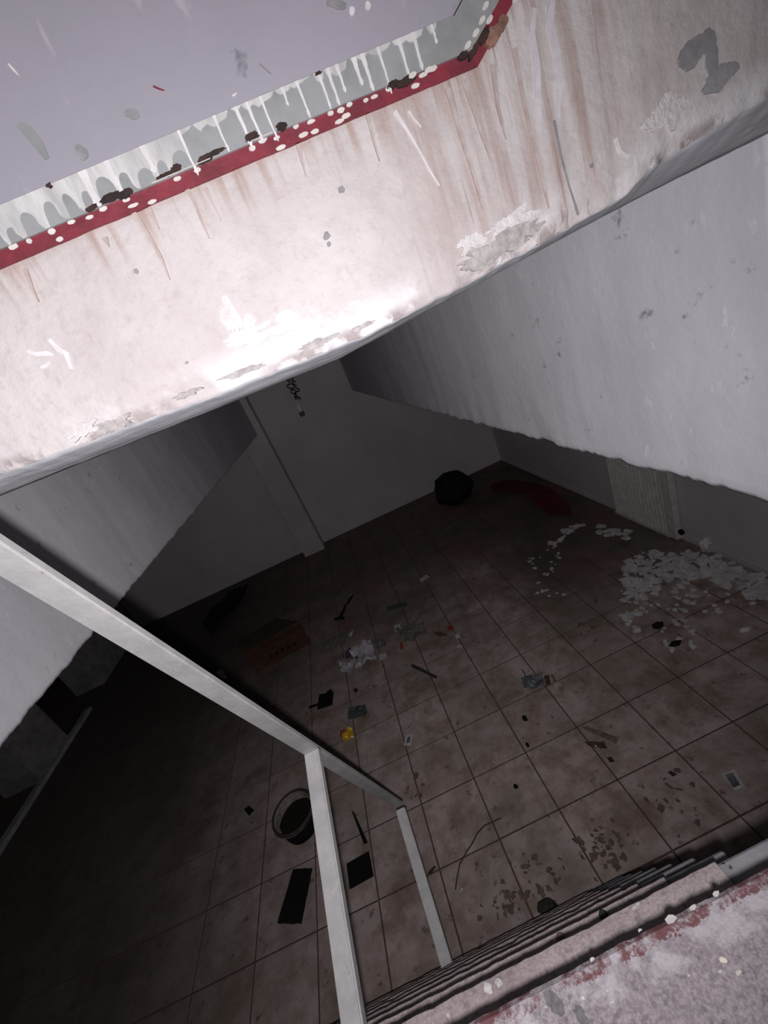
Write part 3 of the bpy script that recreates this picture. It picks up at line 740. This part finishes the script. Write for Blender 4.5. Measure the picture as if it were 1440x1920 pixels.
# ------------------------------------------------------------------ lamp wire on the end wall
lamp = tag(empty('lamp_holder', (-0.28, Y_BACK-0.03, EYE-0.6)), 'bare lampholder with tangled wires high on the end wall', 'lamp')
R = random.Random(3)
for s in range(3):
    pts = []
    for k in range(14):
        t = k/13; px = 541+t*17+R.uniform(-5, 6)*(0.3+math.sin(t*3.1)); py = 706+t*44
        p = on_y(px+(s-1)*4, py, Y_BACK-0.03-0.01*s); pts.append(p)
    bm = bmesh.new(); add_tube(bm, pts, 0.010, 6); part(mesh_obj('wire', bm, M['black']), lamp)
a, b, c = on_y(557, 757, Y_BACK-0.06), on_y(564, 772, Y_BACK-0.06), on_y(569, 780, Y_BACK-0.06)
bm = bmesh.new(); add_tube(bm, [a, a*0.5+b*0.5, b], 0.030, 12, 0.036); part(mesh_obj('sleeve', bm, M['lamp_white'], None, False), lamp)
bm = bmesh.new(); add_tube(bm, [b, b*0.5+c*0.5, c], 0.046, 12, 0.040); part(mesh_obj('socket', bm, M['lamp_dark'], None, False), lamp)
part(box('wall_bracket', (b.x-0.02, Y_BACK-0.05, b.z), (b.x+0.02, Y_BACK-0.001, b.z+0.05), M['lamp_dark']), lamp)

# ------------------------------------------------------------------ litter on the floor
def sheet(name, quad, mat, amp=0.004, th=0.0015, res=9, ragged=0.06, seed=0, lift=0.0, freq=None, label=None, cat=None, group=None, z0=FZ, zfun=None, parent=None, curves=None):
    """crumpled sheet over four photo points lying on the floor"""
    Q = [on_z(px, py, z0) for px, py in quad]
    c = sum(Q, Vector())/4; size = max((Q[0]-Q[2]).length, (Q[1]-Q[3]).length)
    fr = freq or 3.5/size
    bm = bmesh.new(); top = []; bot = []
    for i in range(res+1):
        r1, r2 = [], []
        for j in range(res+1):
            u, v = i/res, j/res
            if 0 < i < res: u += 0
            p = (Q[0]*(1-u)+Q[1]*u)*(1-v)+(Q[3]*(1-u)+Q[2]*u)*v
            if curves:
                def cv(c_):
                    t = u*(len(c_)-1); k = min(int(t), len(c_)-2); t -= k
                    return on_z(c_[k][0]*(1-t)+c_[k+1][0]*t, c_[k][1]*(1-t)+c_[k+1][1]*t, z0)
                p = cv(curves[0])*(1-v)+cv(curves[1])*v
            elif i in (0, res) or j in (0, res):
                p = p+(c-p)*max(0, ragged*(0.6+fbm((u*6, v*6, seed))))
            h = amp*(0.55+0.75*fbm((p.x*fr, p.y*fr, seed)))
            if zfun: h += zfun(u, v)
            h = max(0.0, h)+lift
            r1.append(bm.verts.new((p.x-c.x, p.y-c.y, h+th))); r2.append(bm.verts.new((p.x-c.x, p.y-c.y, h)))
        top.append(r1); bot.append(r2)
    for i in range(res):
        for j in range(res):
            bm.faces.new((top[i][j], top[i+1][j], top[i+1][j+1], top[i][j+1]))
            bm.faces.new((bot[i][j], bot[i][j+1], bot[i+1][j+1], bot[i+1][j]))
    for k in range(res):
        for a, b in ((top, bot),):
            bm.faces.new((a[k][0], b[k][0], b[k+1][0], a[k+1][0])); bm.faces.new((a[k][res], a[k+1][res], b[k+1][res], b[k][res]))
            bm.faces.new((a[0][k], a[0][k+1], b[0][k+1], b[0][k])); bm.faces.new((a[res][k], b[res][k], b[res][k+1], a[res][k+1]))
    mz = min(v.co.z for v in bm.verts)
    for v in bm.verts: v.co.z -= mz
    bmesh.ops.recalc_face_normals(bm, faces=bm.faces)
    o = mesh_obj(name, bm, mat); o.location = (c.x, c.y, z0+0.0003)
    if parent: part(o, parent)
    elif label: tag(o, label, cat, group)
    return o
def lump(name, px, py, rx, ry, rz, mat, seed=0, rough=0.3, label=None, cat=None, group=None, rot=0.0, sub=3, fr=1.6, faceted=True):
    c = on_z(px, py, FZ)
    bm = bmesh.new(); bmesh.ops.create_icosphere(bm, subdivisions=sub, radius=1.0)
    for v in bm.verts:
        k = 1+rough*fbm(v.co*fr+Vector((seed*3.1, seed, 0)))+rough*0.4*fbm(v.co*fr*3+Vector((seed, 0, 9)))
        v.co = Vector((v.co.x*rx*k, v.co.y*ry*k, max(-0.55, v.co.z)*rz*k))
    mz = min(v.co.z for v in bm.verts)
    for v in bm.verts: v.co.z -= mz
    o = mesh_obj(name, bm, mat, None, not faceted); o.location = (c.x, c.y, FZ); o.rotation_euler.z = rot
    if label: tag(o, label, cat, group)
    return o

# bucket
HB = 0.17; RB = 0.152; bc = on_z(548, 1522, FZ+HB)
bk = tag(empty('bucket', (bc.x, bc.y, FZ)), 'open black bucket with a pale rim behind the handrail post', 'bucket')
bm = bmesh.new(); add_lathe(bm, [(0.0005, 0.0), (RB*0.82, 0.0), (RB*0.84, 0.012), (RB, HB), (RB*0.99, HB)], 36)
o = mesh_obj('shell', bm, M['black'], None, True); o.parent = bk
bm = bmesh.new(); add_lathe(bm, [(RB*0.985, HB), (RB*0.955, HB), (RB*0.85, 0.04), (0.0005, 0.04)], 36)
o = mesh_obj('lining', bm, M['rim'], None, True); o.parent = bk
bm = bmesh.new(); add_lathe(bm, [(RB*0.985, HB-0.012), (RB*1.05, HB-0.010), (RB*1.06, HB), (RB*1.04, HB+0.006), (RB*0.955, HB+0.005), (RB*0.95, HB-0.002)], 36)
o = mesh_obj('rim', bm, M['cable'], None, True); o.parent = bk
bm = bmesh.new(); pts = []
for k in range(17):
    a = math.pi*k/16; x = RB*1.08*math.cos(a); q = RB*1.02*math.sin(a)
    pts.append((x*0.75+q*0.6, x*0.66-q*0.72, HB-0.02-0.03*math.sin(a)+0.02))
add_tube(bm, pts, 0.004, 6); o = mesh_obj('handle', bm, M['lamp_dark'], None, True); o.parent = bk
bm = bmesh.new(); pts = ell(0.012, -0.012, RB*0.86, RB*0.86, 30, 0, 0.04, random.Random(2)); add_prism(bm, [(x, y, 0.105) for x, y in pts], (0, 0, 0.012))
o = mesh_obj('sludge', bm, M['black_bag'], None); o.parent = bk

# flat black things
sheet('rubber_mat', [(550, 1630), (587, 1627), (566, 1734), (520, 1733)], M['black'], 0.002, 0.006, 8, 0.04, 1, label='long black rubber strip left of the nearer handrail post', cat='rubber mat')
sheet('black_sheet', [(650, 1620), (692, 1596), (701, 1643), (656, 1668)], M['black'], 0.001, 0.004, 4, 0.0, 2, label='square black sheet between the two handrail posts', cat='sheet')
sheet('black_offcut', [(458, 1518), (467, 1511), (477, 1519), (467, 1530)], M['black'], 0.001, 0.004, 3, 0.0, 3, label='small square black offcut left of the bucket', cat='offcut')
sheet('rubber_strip', [(659, 1519), (664, 1523), (690, 1580), (683, 1584)], M['black'], 0.002, 0.004, 6, 0.02, 4, label='thin curved black rubber strip above the square black sheet', cat='strip')
# black plate with two tabs
pl = tag(empty('black_plate', tuple(on_z(611, 1312, FZ))), 'black plastic plate with tabs lying near the yellow wrapper', 'plate')
sheet('plate_body', [(599, 1303), (626, 1297), (623, 1322), (595, 1331)], M['black'], 0.001, 0.006, 3, 0.0, 5, parent=pl)
sheet('tab', [(613, 1297), (622, 1292), (622, 1301), (614, 1303)], M['black'], 0.0, 0.006, 2, 0.0, 6, parent=pl)
sheet('tab', [(579, 1325), (597, 1319), (597, 1323), (580, 1329)], M['black'], 0.0, 0.006, 2, 0.0, 6, parent=pl)
# crumpled bags and wrappers
sheet('crumpled_wrapper', [(654, 1330), (688, 1322), (692, 1342), (652, 1351)], M['teal'], 0.028, 0.0015, 12, 0.12, 8, label='dark teal crumpled wrapper above the yellow wrapper', cat='wrapper')
yw = tag(empty('snack_wrapper', tuple(on_z(652, 1382, FZ))), 'bright yellow and red crumpled snack wrapper', 'wrapper')
sheet('yellow_film', [(641, 1372), (662, 1366), (667, 1385), (645, 1396)], M['yellow'], 0.035, 0.0015, 10, 0.15, 9, parent=yw)
sheet('red_corner', [(640, 1371), (650, 1368), (648, 1384), (638, 1384)], M['red_wrap'], 0.03, 0.0015, 6, 0.1, 10, parent=yw)
lb = tag(empty('paper_label', tuple(on_z(766, 1387, FZ))), 'small white printed paper label on a joint left of the tile centre', 'label')
sheet('paper', [(761, 1378), (774, 1376), (771, 1398), (757, 1399)], M['paper'], 0.003, 0.001, 5, 0.03, 11, parent=lb)
sheet('print', [(764, 1382), (770, 1381), (768, 1393), (762, 1394)], M['print'], 0.003, 0.001, 5, 0.1, 11, lift=0.0, z0=FZ+0.0035, parent=lb)
# stick
bm = bmesh.new(); a, b = on_z(773, 1248, FZ+0.014), on_z(818, 1270, FZ+0.014)
add_tube(bm, [a-a, (b-a)*0.5+Vector((0, 0, 0.004)), b-a], 0.016, 8, 0.013); o = mesh_obj('plastic_pipe', bm, M['green_dark']); o.location = a
tag(o, 'short dark green pipe offcut lying across the tiles', 'pipe')
# blue grey bag with red band
bb_ = tag(empty('blue_bag', tuple(on_z(1005, 1280, FZ))), 'flattened blue grey plastic bag with a dark red end', 'bag')
sheet('bag_film', [(977, 1272), (1020, 1265), (1024, 1290), (982, 1297)], M['bluegrey'], 0.04, 0.002, 14, 0.14, 12, parent=bb_)
sheet('red_end', [(1020, 1268), (1029, 1266), (1034, 1284), (1024, 1287)], M['brown_film'], 0.012, 0.002, 6, 0.05, 13, parent=bb_)
sheet('pale_end', [(1033, 1266), (1037, 1264), (1044, 1279), (1039, 1281)], M['wood'], 0.006, 0.002, 4, 0.05, 14, parent=bb_)
bm = bmesh.new(); p = [on_z(979, 1255, FZ+0.006), on_z(984, 1263, FZ+0.006), on_z(985, 1274, FZ+0.01)]
add_tube(bm, p, 0.005, 6); part(mesh_obj('cord', bm, M['brown_film']), bb_)
# pile of bags
wb = tag(empty('white_bag', tuple(on_z(682, 1235, FZ))), 'crumpled white plastic bag in the litter pile', 'bag')
sheet('bag_film', [(655, 1222), (700, 1205), (712, 1245), (668, 1258)], M['bag_white'], 0.09, 0.002, 20, 0.18, 15, parent=wb)
sheet('bag_film', [(636, 1240), (668, 1238), (662, 1266), (640, 1262)], M['bag_white'], 0.06, 0.002, 14, 0.12, 16, parent=wb)
sheet('purple_fold', [(648, 1222), (672, 1214), (676, 1236), (650, 1240)], M['bag_purple'], 0.07, 0.002, 12, 0.1, 17, parent=wb)
sheet('grey_film', [(697, 1202), (722, 1198), (726, 1214), (704, 1218)], M['bag_grey'], 0.04, 0.002, 10, 0.1, 18, label='dark grey film scrap beside the white bag', cat='film')
sheet('paper_scrap', [(711, 1228), (725, 1224), (726, 1234), (712, 1239)], M['paper'], 0.004, 0.001, 4, 0.05, 19, label='white paper scrap touching the white bag', cat='paper')
sheet('clear_bag', [(606, 1205), (650, 1182), (660, 1200), (608, 1222)], M['bag_grey'], 0.03, 0.002, 14, 0.15, 20, label='dull grey bag scrap beside the brown cardboard', cat='bag')
sheet('paper_scrap', [(655, 1188), (663, 1180), (661, 1192), (654, 1196)], M['paper'], 0.004, 0.001, 4, 0.1, 21, label='tiny white paper scrap above the grey bag scrap', cat='paper')
sheet('grey_bag', [(738, 1180), (800, 1170), (806, 1198), (762, 1210)], M['bag_grey'], 0.06, 0.002, 18, 0.16, 22, label='greyish transparent bag heap right of the white bag', cat='bag')
sheet('paper_scrap', [(738, 1173), (750, 1170), (753, 1182), (741, 1185)], M['paper'], 0.01, 0.001, 5, 0.1, 23, label='white paper scrap on the left end of the grey bag heap', cat='paper')
sheet('red_scrap', [(836, 1175), (847, 1173), (852, 1180), (842, 1183)], M['red_wrap'], 0.01, 0.0015, 5, 0.12, 24, label='small red scrap right of the grey bag heap', cat='scrap')
sheet('brown_scrap', [(812, 1187), (825, 1184), (839, 1191), (824, 1195)], M['cardboard'], 0.012, 0.0015, 5, 0.1, 25, label='small brown scrap between grey bag and red scrap', cat='scrap')
sheet('white_scrap', [(853, 1190), (860, 1187), (864, 1197), (856, 1200)], M['paper'], 0.01, 0.001, 4, 0.1, 26, label='small white scrap under the red scrap', cat='scrap')
sheet('white_scrap', [(856, 1210), (868, 1210), (868, 1215), (858, 1215)], M['paper'], 0.004, 0.001, 4, 0.1, 27, label='thin white scrap below the other white scrap', cat='scrap')
sheet('red_scrap', [(750, 1205), (755, 1204), (756, 1218), (751, 1219)], M['red_wrap'], 0.003, 0.0015, 4, 0.1, 28, label='narrow dark red scrap under the grey bag heap', cat='scrap')
sheet('dark_film', [(722, 1139), (762, 1129), (766, 1136), (726, 1147)], M['teal'], 0.012, 0.002, 8, 0.1, 29, label='dark strip of film across the far joint', cat='film')
sheet('pale_scrap', [(785, 1086), (800, 1078), (807, 1082), (790, 1092)], M['paper'], 0.004, 0.001, 5, 0.1, 30, label='pale scrap far out on the dark tiles', cat='scrap')
# trowel
tr = tag(empty('trowel', tuple(on_z(650, 1140, FZ))), 'dark hand trowel lying beyond the litter pile', 'trowel')
sheet('blade', [(656, 1121), (664, 1114), (657, 1128), (645, 1141)], M['black'], 0.004, 0.004, 5, 0.03, 31, parent=tr)
bm = bmesh.new(); add_tube(bm, [on_z(648, 1135, FZ+0.02), on_z(643, 1147, FZ+0.025), on_z(637, 1159, FZ+0.02)], 0.014, 8, 0.02); part(mesh_obj('shank', bm, M['black']), tr)
bm = bmesh.new(); add_tube(bm, [on_z(628, 1161, FZ+0.02), on_z(637, 1159, FZ+0.02), on_z(645, 1159, FZ+0.02)], 0.018, 8); part(mesh_obj('grip', bm, M['black']), tr)
# cardboard
cb = tag(empty('cardboard_sheet', tuple(on_z(520, 1215, FZ))), 'flattened brown cardboard with faded dark print', 'cardboard')
sheet('main_panel', [(455, 1226), (564, 1168), (586, 1206), (482, 1264)], M['cardboard'], 0.02, 0.004, 10, 0.02, 32, parent=cb)
sheet('flap', [(446, 1202), (520, 1160), (563, 1166), (455, 1224)], M['card_dark'], 0.02, 0.004, 8, 0.03, 33, parent=cb)
R = random.Random(8)
for k in range(5):
    x0, y0 = 503+k*11, 1229-k*5.8
    sheet('print_mark', [(x0, y0), (x0+7, y0-4), (x0+10, y0+3), (x0+3, y0+7)], M['ink'], 0.0, 0.001, 3, 0.15, 40+k, z0=FZ+0.024, parent=cb)
for k in range(7):
    x0, y0 = 492+k*8, 1211-k*4.2
    sheet('print_mark', [(x0, y0), (x0+5, y0-3), (x0+6, y0-1), (x0+1, y0+2)], M['ink'], 0.0, 0.001, 2, 0.1, 50+k, z0=FZ+0.024, parent=cb)
sheet('card_scrap', [(404, 1262), (414, 1253), (428, 1272), (420, 1275)], M['paper'], 0.01, 0.002, 5, 0.1, 60, label='pale card scrap tucked beyond the handrail', cat='card')
# large black bags by the end wall
sheet('black_tarpaulin', [(378, 1172), (432, 1112), (478, 1102), (402, 1200)], M['black_bag'], 0.12, 0.004, 16, 0.08, 61, label='large black tarpaulin heap beside the end wall', cat='tarpaulin')
bg = lump('black_sack', 858, 938, 0.33, 0.30, 0.33, M['black_bag'], 4, 0.22, 'round black refuse sack by the far corner', 'sack', fr=1.3)
# red cloth
rc = tag(sheet('red_cloth', [(925, 912), (1005, 905), (1072, 962), (1030, 968)], M['red_cloth'], 0.07, 0.006, 22, 0.12, 63, zfun=lambda u, v: 0.012*math.sin(u*11+v*3), curves=([(922, 914), (940, 905), (968, 903), (1003, 908), (1038, 925), (1064, 944), (1073, 962)], [(919, 920), (940, 925), (968, 929), (995, 938), (1012, 954), (1032, 968), (1072, 967)])), 'dark red cloth crumpled in the far corner', 'cloth')
# small dark pieces
for i, (px, py, a, b, lab) in enumerate(((985, 1349, .018, .022, 'small black nut in the middle of a pale tile'), (1234, 1175, .05, .03, 'black chip just below the plaster heap'), (1267, 1209, .045, .02, 'flat black chip below the larger black chip'),
        (668, 1296, .02, .015, 'tiny black crumb between teal wrapper and white bag'), (1025, 1702, .05, .035, 'dark clod at the foot of the stair'), (990, 1349+50, .012, .012, 'tiny black grit below the black nut'), (968, 1477, .014, .014, 'tiny black grit right of the tile corner'))):
    lump('debris_chip', px, py, a, b, 0.02, M['black'] if i != 4 else M['dark_leaf'], i, 0.35, lab, 'chip', sub=2)
sheet('dried_leaf', [(801, 1638), (815, 1624), (819, 1626), (806, 1641)], M['dark_leaf'], 0.01, 0.001, 5, 0.1, 64, label='dark dried leaf beside the farther post', cat='leaf')
sheet('dried_leaf', [(1251, 1448), (1258, 1445), (1271, 1453), (1262, 1458)], M['dark_leaf'], 0.004, 0.001, 5, 0.2, 65, label='brown leaf in the middle of a tile near the printed sticker', cat='leaf')
sheet('dried_leaf', [(1136, 1421), (1146, 1418), (1154, 1428), (1144, 1431)], M['dark_leaf'], 0.004, 0.001, 5, 0.2, 66, label='dark leaf just below the brown tape', cat='leaf')
# brown tape with shiny film
bt = tag(empty('packing_tape', tuple(on_z(1125, 1378, FZ))), 'torn strips of brown packing tape on a tile joint', 'tape')
sheet('tape_strip', [(1089, 1365), (1100, 1362), (1162, 1384), (1156, 1396)], M['wood'], 0.008, 0.0015, 9, 0.05, 67, parent=bt)
sheet('tape_strip', [(1094, 1392), (1134, 1392), (1140, 1406), (1108, 1402)], M['brown_film'], 0.015, 0.0015, 9, 0.05, 68, parent=bt)
# printed sticker
stk = tag(empty('printed_sticker', tuple(on_z(1374, 1463, FZ))), 'torn white printed sticker at the right of the floor', 'sticker')
sheet('paper', [(1352, 1450), (1378, 1443), (1396, 1475), (1378, 1484)], M['paper'], 0.003, 0.001, 7, 0.06, 69, parent=stk)
for k in range(5):
    a = k/5.0
    q = [(1359+a*15, 1452-a*4), (1361+a*15, 1451-a*4), (1378+a*13, 1476-a*5), (1375+a*13, 1478-a*5)]
    sheet('print_line', q, M['print'], 0.0, 0.0008, 5, 0.1, 70+k, z0=FZ+0.004, parent=stk)
# cable
bm = bmesh.new(); px = [(940, 1534), (925, 1540), (908, 1548), (895, 1562), (885, 1582), (872, 1602), (862, 1620), (857, 1645), (854, 1668)]
add_tube(bm, [on_z(a, b, FZ+0.004) for a, b in px], 0.004, 6); o = mesh_obj('thin_cable', bm, M['cable']); tag(o, 'thin brown cable curving over the tiles near the stair', 'cable')
# clear plastic cup lying flat
def clear_strip():
    bm = bmesh.new(); pts = [on_z(a, b, FZ+0.012) for a, b in ((943, 1608), (926, 1612), (919, 1622), (918, 1640), (922, 1665), (930, 1690))]
    pts2 = [on_z(a, b, FZ+0.010) for a, b in ((948, 1612), (934, 1620), (930, 1632), (934, 1650), (940, 1670), (946, 1692))]
    for s in (pts, pts2): add_tube(bm, s, 0.006, 6)
    a = [bm.verts.new(p+Vector((0, 0, 0.002))) for p in pts]; b = [bm.verts.new(p+Vector((0, 0, 0.003+0.004*(i % 2)))) for i, p in enumerate(pts2)]
    for i in range(len(a)-1): bm.faces.new((a[i], a[i+1], b[i+1], b[i]))
    return mesh_obj('clear_wrapper', bm, M['clear'], None, True)
tag(clear_strip(), 'clear plastic wrapper glinting near the foot of the stair', 'wrapper')
lump('crushed_cup', 974, 1730, 0.05, 0.04, 0.025, M['clear'], 3, 0.25, 'crushed clear plastic cup touching the stair foot', 'cup', sub=2)
sheet('white_scrap', [(862, 1672), (866, 1665), (869, 1667), (864, 1674)], M['paper'], 0.002, 0.001, 3, 0.0, 80, label='tiny white sliver right of the farther post foot', cat='scrap')
# dried mud splashes: thin crusts
R = random.Random(21)
def crust(px, py, rpx, n, label, seed):
    R2_ = random.Random(seed); c = on_z(px, py, FZ)
    bm = bmesh.new()
    for k in range(n):
        a = px+R2_.gauss(0, rpx*0.5); b = py+R2_.gauss(0, rpx*0.5); q = on_z(a, b, FZ)
        s = R2_.uniform(0.003, 0.02) if k else 0.03
        if q.y < 1.15: continue
        add_prism(bm, [(x-c.x, y-c.y, 0.0) for x, y in ell(q.x, q.y, s, s*R2_.uniform(.4, .9), 11, R2_.uniform(0, 3), 0.4, R2_)], (0, 0, 0.0012+0.0001*k/n))
    o = mesh_obj('mud_splash', bm, M['dirt']); o.location = (c.x, c.y, FZ+0.0003); tag(o, label, 'mud'); o['kind'] = 'stuff'
crust(1128, 1590, 42, 60, 'dark mud splashed over the tile by the stair foot', 1)
crust(945, 1690, 34, 30, 'brown mud smear left of the stair foot', 2)
crust(1010, 1640, 46, 26, 'spots of mud in the tile centre', 3)
crust(1240, 1500, 70, 20, 'spots of mud near the printed sticker', 4)
crust(1105, 1185, 26, 10, 'dark specks on a middle tile', 5)
crust(770, 1490, 40, 8, 'dark specks beside the rail end', 6)

# plaster flakes fallen from the right wall
def inside(poly, x, y):
    c = False; j = len(poly)-1
    for i in range(len(poly)):
        (xi, yi), (xj, yj) = poly[i], poly[j]
        if (yi > y) != (yj > y) and x < (xj-xi)*(y-yi)/(yj-yi)+xi: c = not c
        j = i
    return c
R = random.Random(77)
fl_meshes = []
for k in range(9):
    bm = bmesh.new(); n = R.randint(5, 7)
    pts = []
    for q in range(n):
        a = 2*math.pi*q/n+R.uniform(-.4, .4); r = R.uniform(0.55, 1.15); pts.append((r*math.cos(a), r*math.sin(a)*0.75, 0))
    add_prism(bm, pts, (0, 0, 0.10))
    me = bpy.data.meshes.new('plaster_flake'); bm.normal_update(); bm.to_mesh(me); bm.free(); me.materials.append(M['plaster_flake']); fl_meshes.append(me)
main = [(1172, 1062), (1200, 1052), (1235, 1040), (1260, 1044), (1300, 1046), (1330, 1052), (1350, 1044), (1372, 1062), (1400, 1072), (1440, 1082), (1440, 1125), (1415, 1128), (1395, 1112), (1372, 1104), (1345, 1098), (1325, 1082), (1290, 1090), (1260, 1082), (1238, 1094), (1232, 1118), (1212, 1126), (1190, 1132), (1178, 1112)]
zones = [(main, 190, 0.03, 0.09), ([(1255, 1100), (1305, 1095), (1300, 1128), (1262, 1130)], 16, 0.02, 0.05),
         ([(1030, 1018), (1060, 995), (1092, 980), (1102, 984), (1070, 1006), (1040, 1024)], 14, 0.03, 0.075),
         ([(1120, 985), (1160, 988), (1195, 1004), (1180, 1014), (1125, 1006)], 12, 0.04, 0.09),
         ([(985, 1050), (1050, 1020), (1050, 1070), (1010, 1085), (1005, 1120), (1060, 1115)], 26, 0.012, 0.035),
         ([(1160, 1130), (1205, 1132), (1205, 1165), (1185, 1190), (1165, 1160)], 14, 0.02, 0.055),
         ([(1210, 1130), (1300, 1130), (1300, 1225), (1250, 1225), (1230, 1160)], 24, 0.012, 0.035)]
grid = {}
ZLAB = [('pale plaster flake in the big heap below the radiator wall', 'flakes of the big plaster heap'),
        ('plaster flake in the small patch on the near side of the big heap', 'flakes of the small patch'),
        ('plaster flake in the thin trail leading to the red cloth', 'flakes of the thin trail'),
        ('large plaster flake lying in front of the radiator', 'flakes in front of the radiator'),
        ('tiny plaster flake scattered left of the big heap', 'flakes scattered left of the heap'),
        ('plaster flake in the cluster at the near left corner of the big heap', 'flakes of the corner cluster'),
        ('tiny plaster flake scattered around the two black chips', 'flakes around the black chips')]
for (poly, cnt, s0, s1), (zlab, zgrp) in zip(zones, ZLAB):
    xs = [p[0] for p in poly]; ys = [p[1] for p in poly]; made = 0; tries = 0
    while made < cnt and tries < cnt*60:
        tries += 1
        px, py = R.uniform(min(xs), max(xs)), R.uniform(min(ys), max(ys))
        if not inside(poly, px, py): continue
        c = on_z(px, py, FZ); s = R.uniform(s0, s1)
        if c.x+s > X_RIGHT-0.03: continue
        lay = max([q+1 for (x, y, r, q) in grid.values() if (x-c.x)**2+(y-c.y)**2 < (1.0*(r+s))**2], default=0)
        if lay > 9: continue
        grid[(px, py)] = (c.x, c.y, s, lay)
        o = bpy.data.objects.new('plaster_flake', R.choice(fl_meshes)); COL.objects.link(o)
        zs_ = R.uniform(0.03, 0.05)
        o.location = (c.x, c.y, FZ+0.0003+0.0052*lay+(0.0055 if poly is main else 0)); o.scale = (s, s, zs_)
        o.rotation_euler = (0, 0, R.uniform(0, 6.28))
        tag(o, zlab, 'plaster flake', zgrp)
        made += 1
bm = bmesh.new(); c0 = on_z(1300, 1080, FZ)
for k in range(900):
    px, py = R.uniform(1165, 1440), R.uniform(1036, 1150)
    if not inside(main, px, py) and R.random() > 0.10: continue
    q = on_z(px, py, FZ)
    if q.x > X_RIGHT-0.05: continue
    s = R.uniform(0.006, 0.028); a0 = R.uniform(0, 6.28)
    add = [(q.x-c0.x+s*R.uniform(.6, 1.1)*math.cos(a0+t*1.2566), q.y-c0.y+s*R.uniform(.6, 1.1)*math.sin(a0+t*1.2566), 0) for t in range(5)]
    a = [bm.verts.new(p) for p in add]; b = [bm.verts.new((p[0], p[1], R.uniform(0.002, 0.005))) for p in add]
    bm.faces.new(b)
    for t in range(5): bm.faces.new((a[t], a[(t+1) % 5], b[(t+1) % 5], b[t]))
o = mesh_obj('plaster_rubble', bm, M['plaster_flake']); o.location = (c0.x, c0.y, FZ+0.0002); o['kind'] = 'stuff'
tag(o, 'fine plaster rubble strewn between the larger flakes', 'rubble')
lump('plaster_lump', 1325, 1034, 0.05, 0.045, 0.09, M['plaster_flake'], 5, 0.35, 'upright chunk of plaster leaning near the radiator', 'plaster chunk', sub=2)
lump('plaster_lump', 1195, 1183, 0.035, 0.028, 0.02, M['plaster_flake'], 8, 0.3, 'pale plaster lump in front of the flake heap', 'plaster chunk', sub=2)
lump('plaster_lump', 1398, 1183, 0.045, 0.022, 0.02, M['plaster_flake'], 9, 0.3, 'lone pale plaster lump near the right picture edge', 'plaster chunk', sub=2)
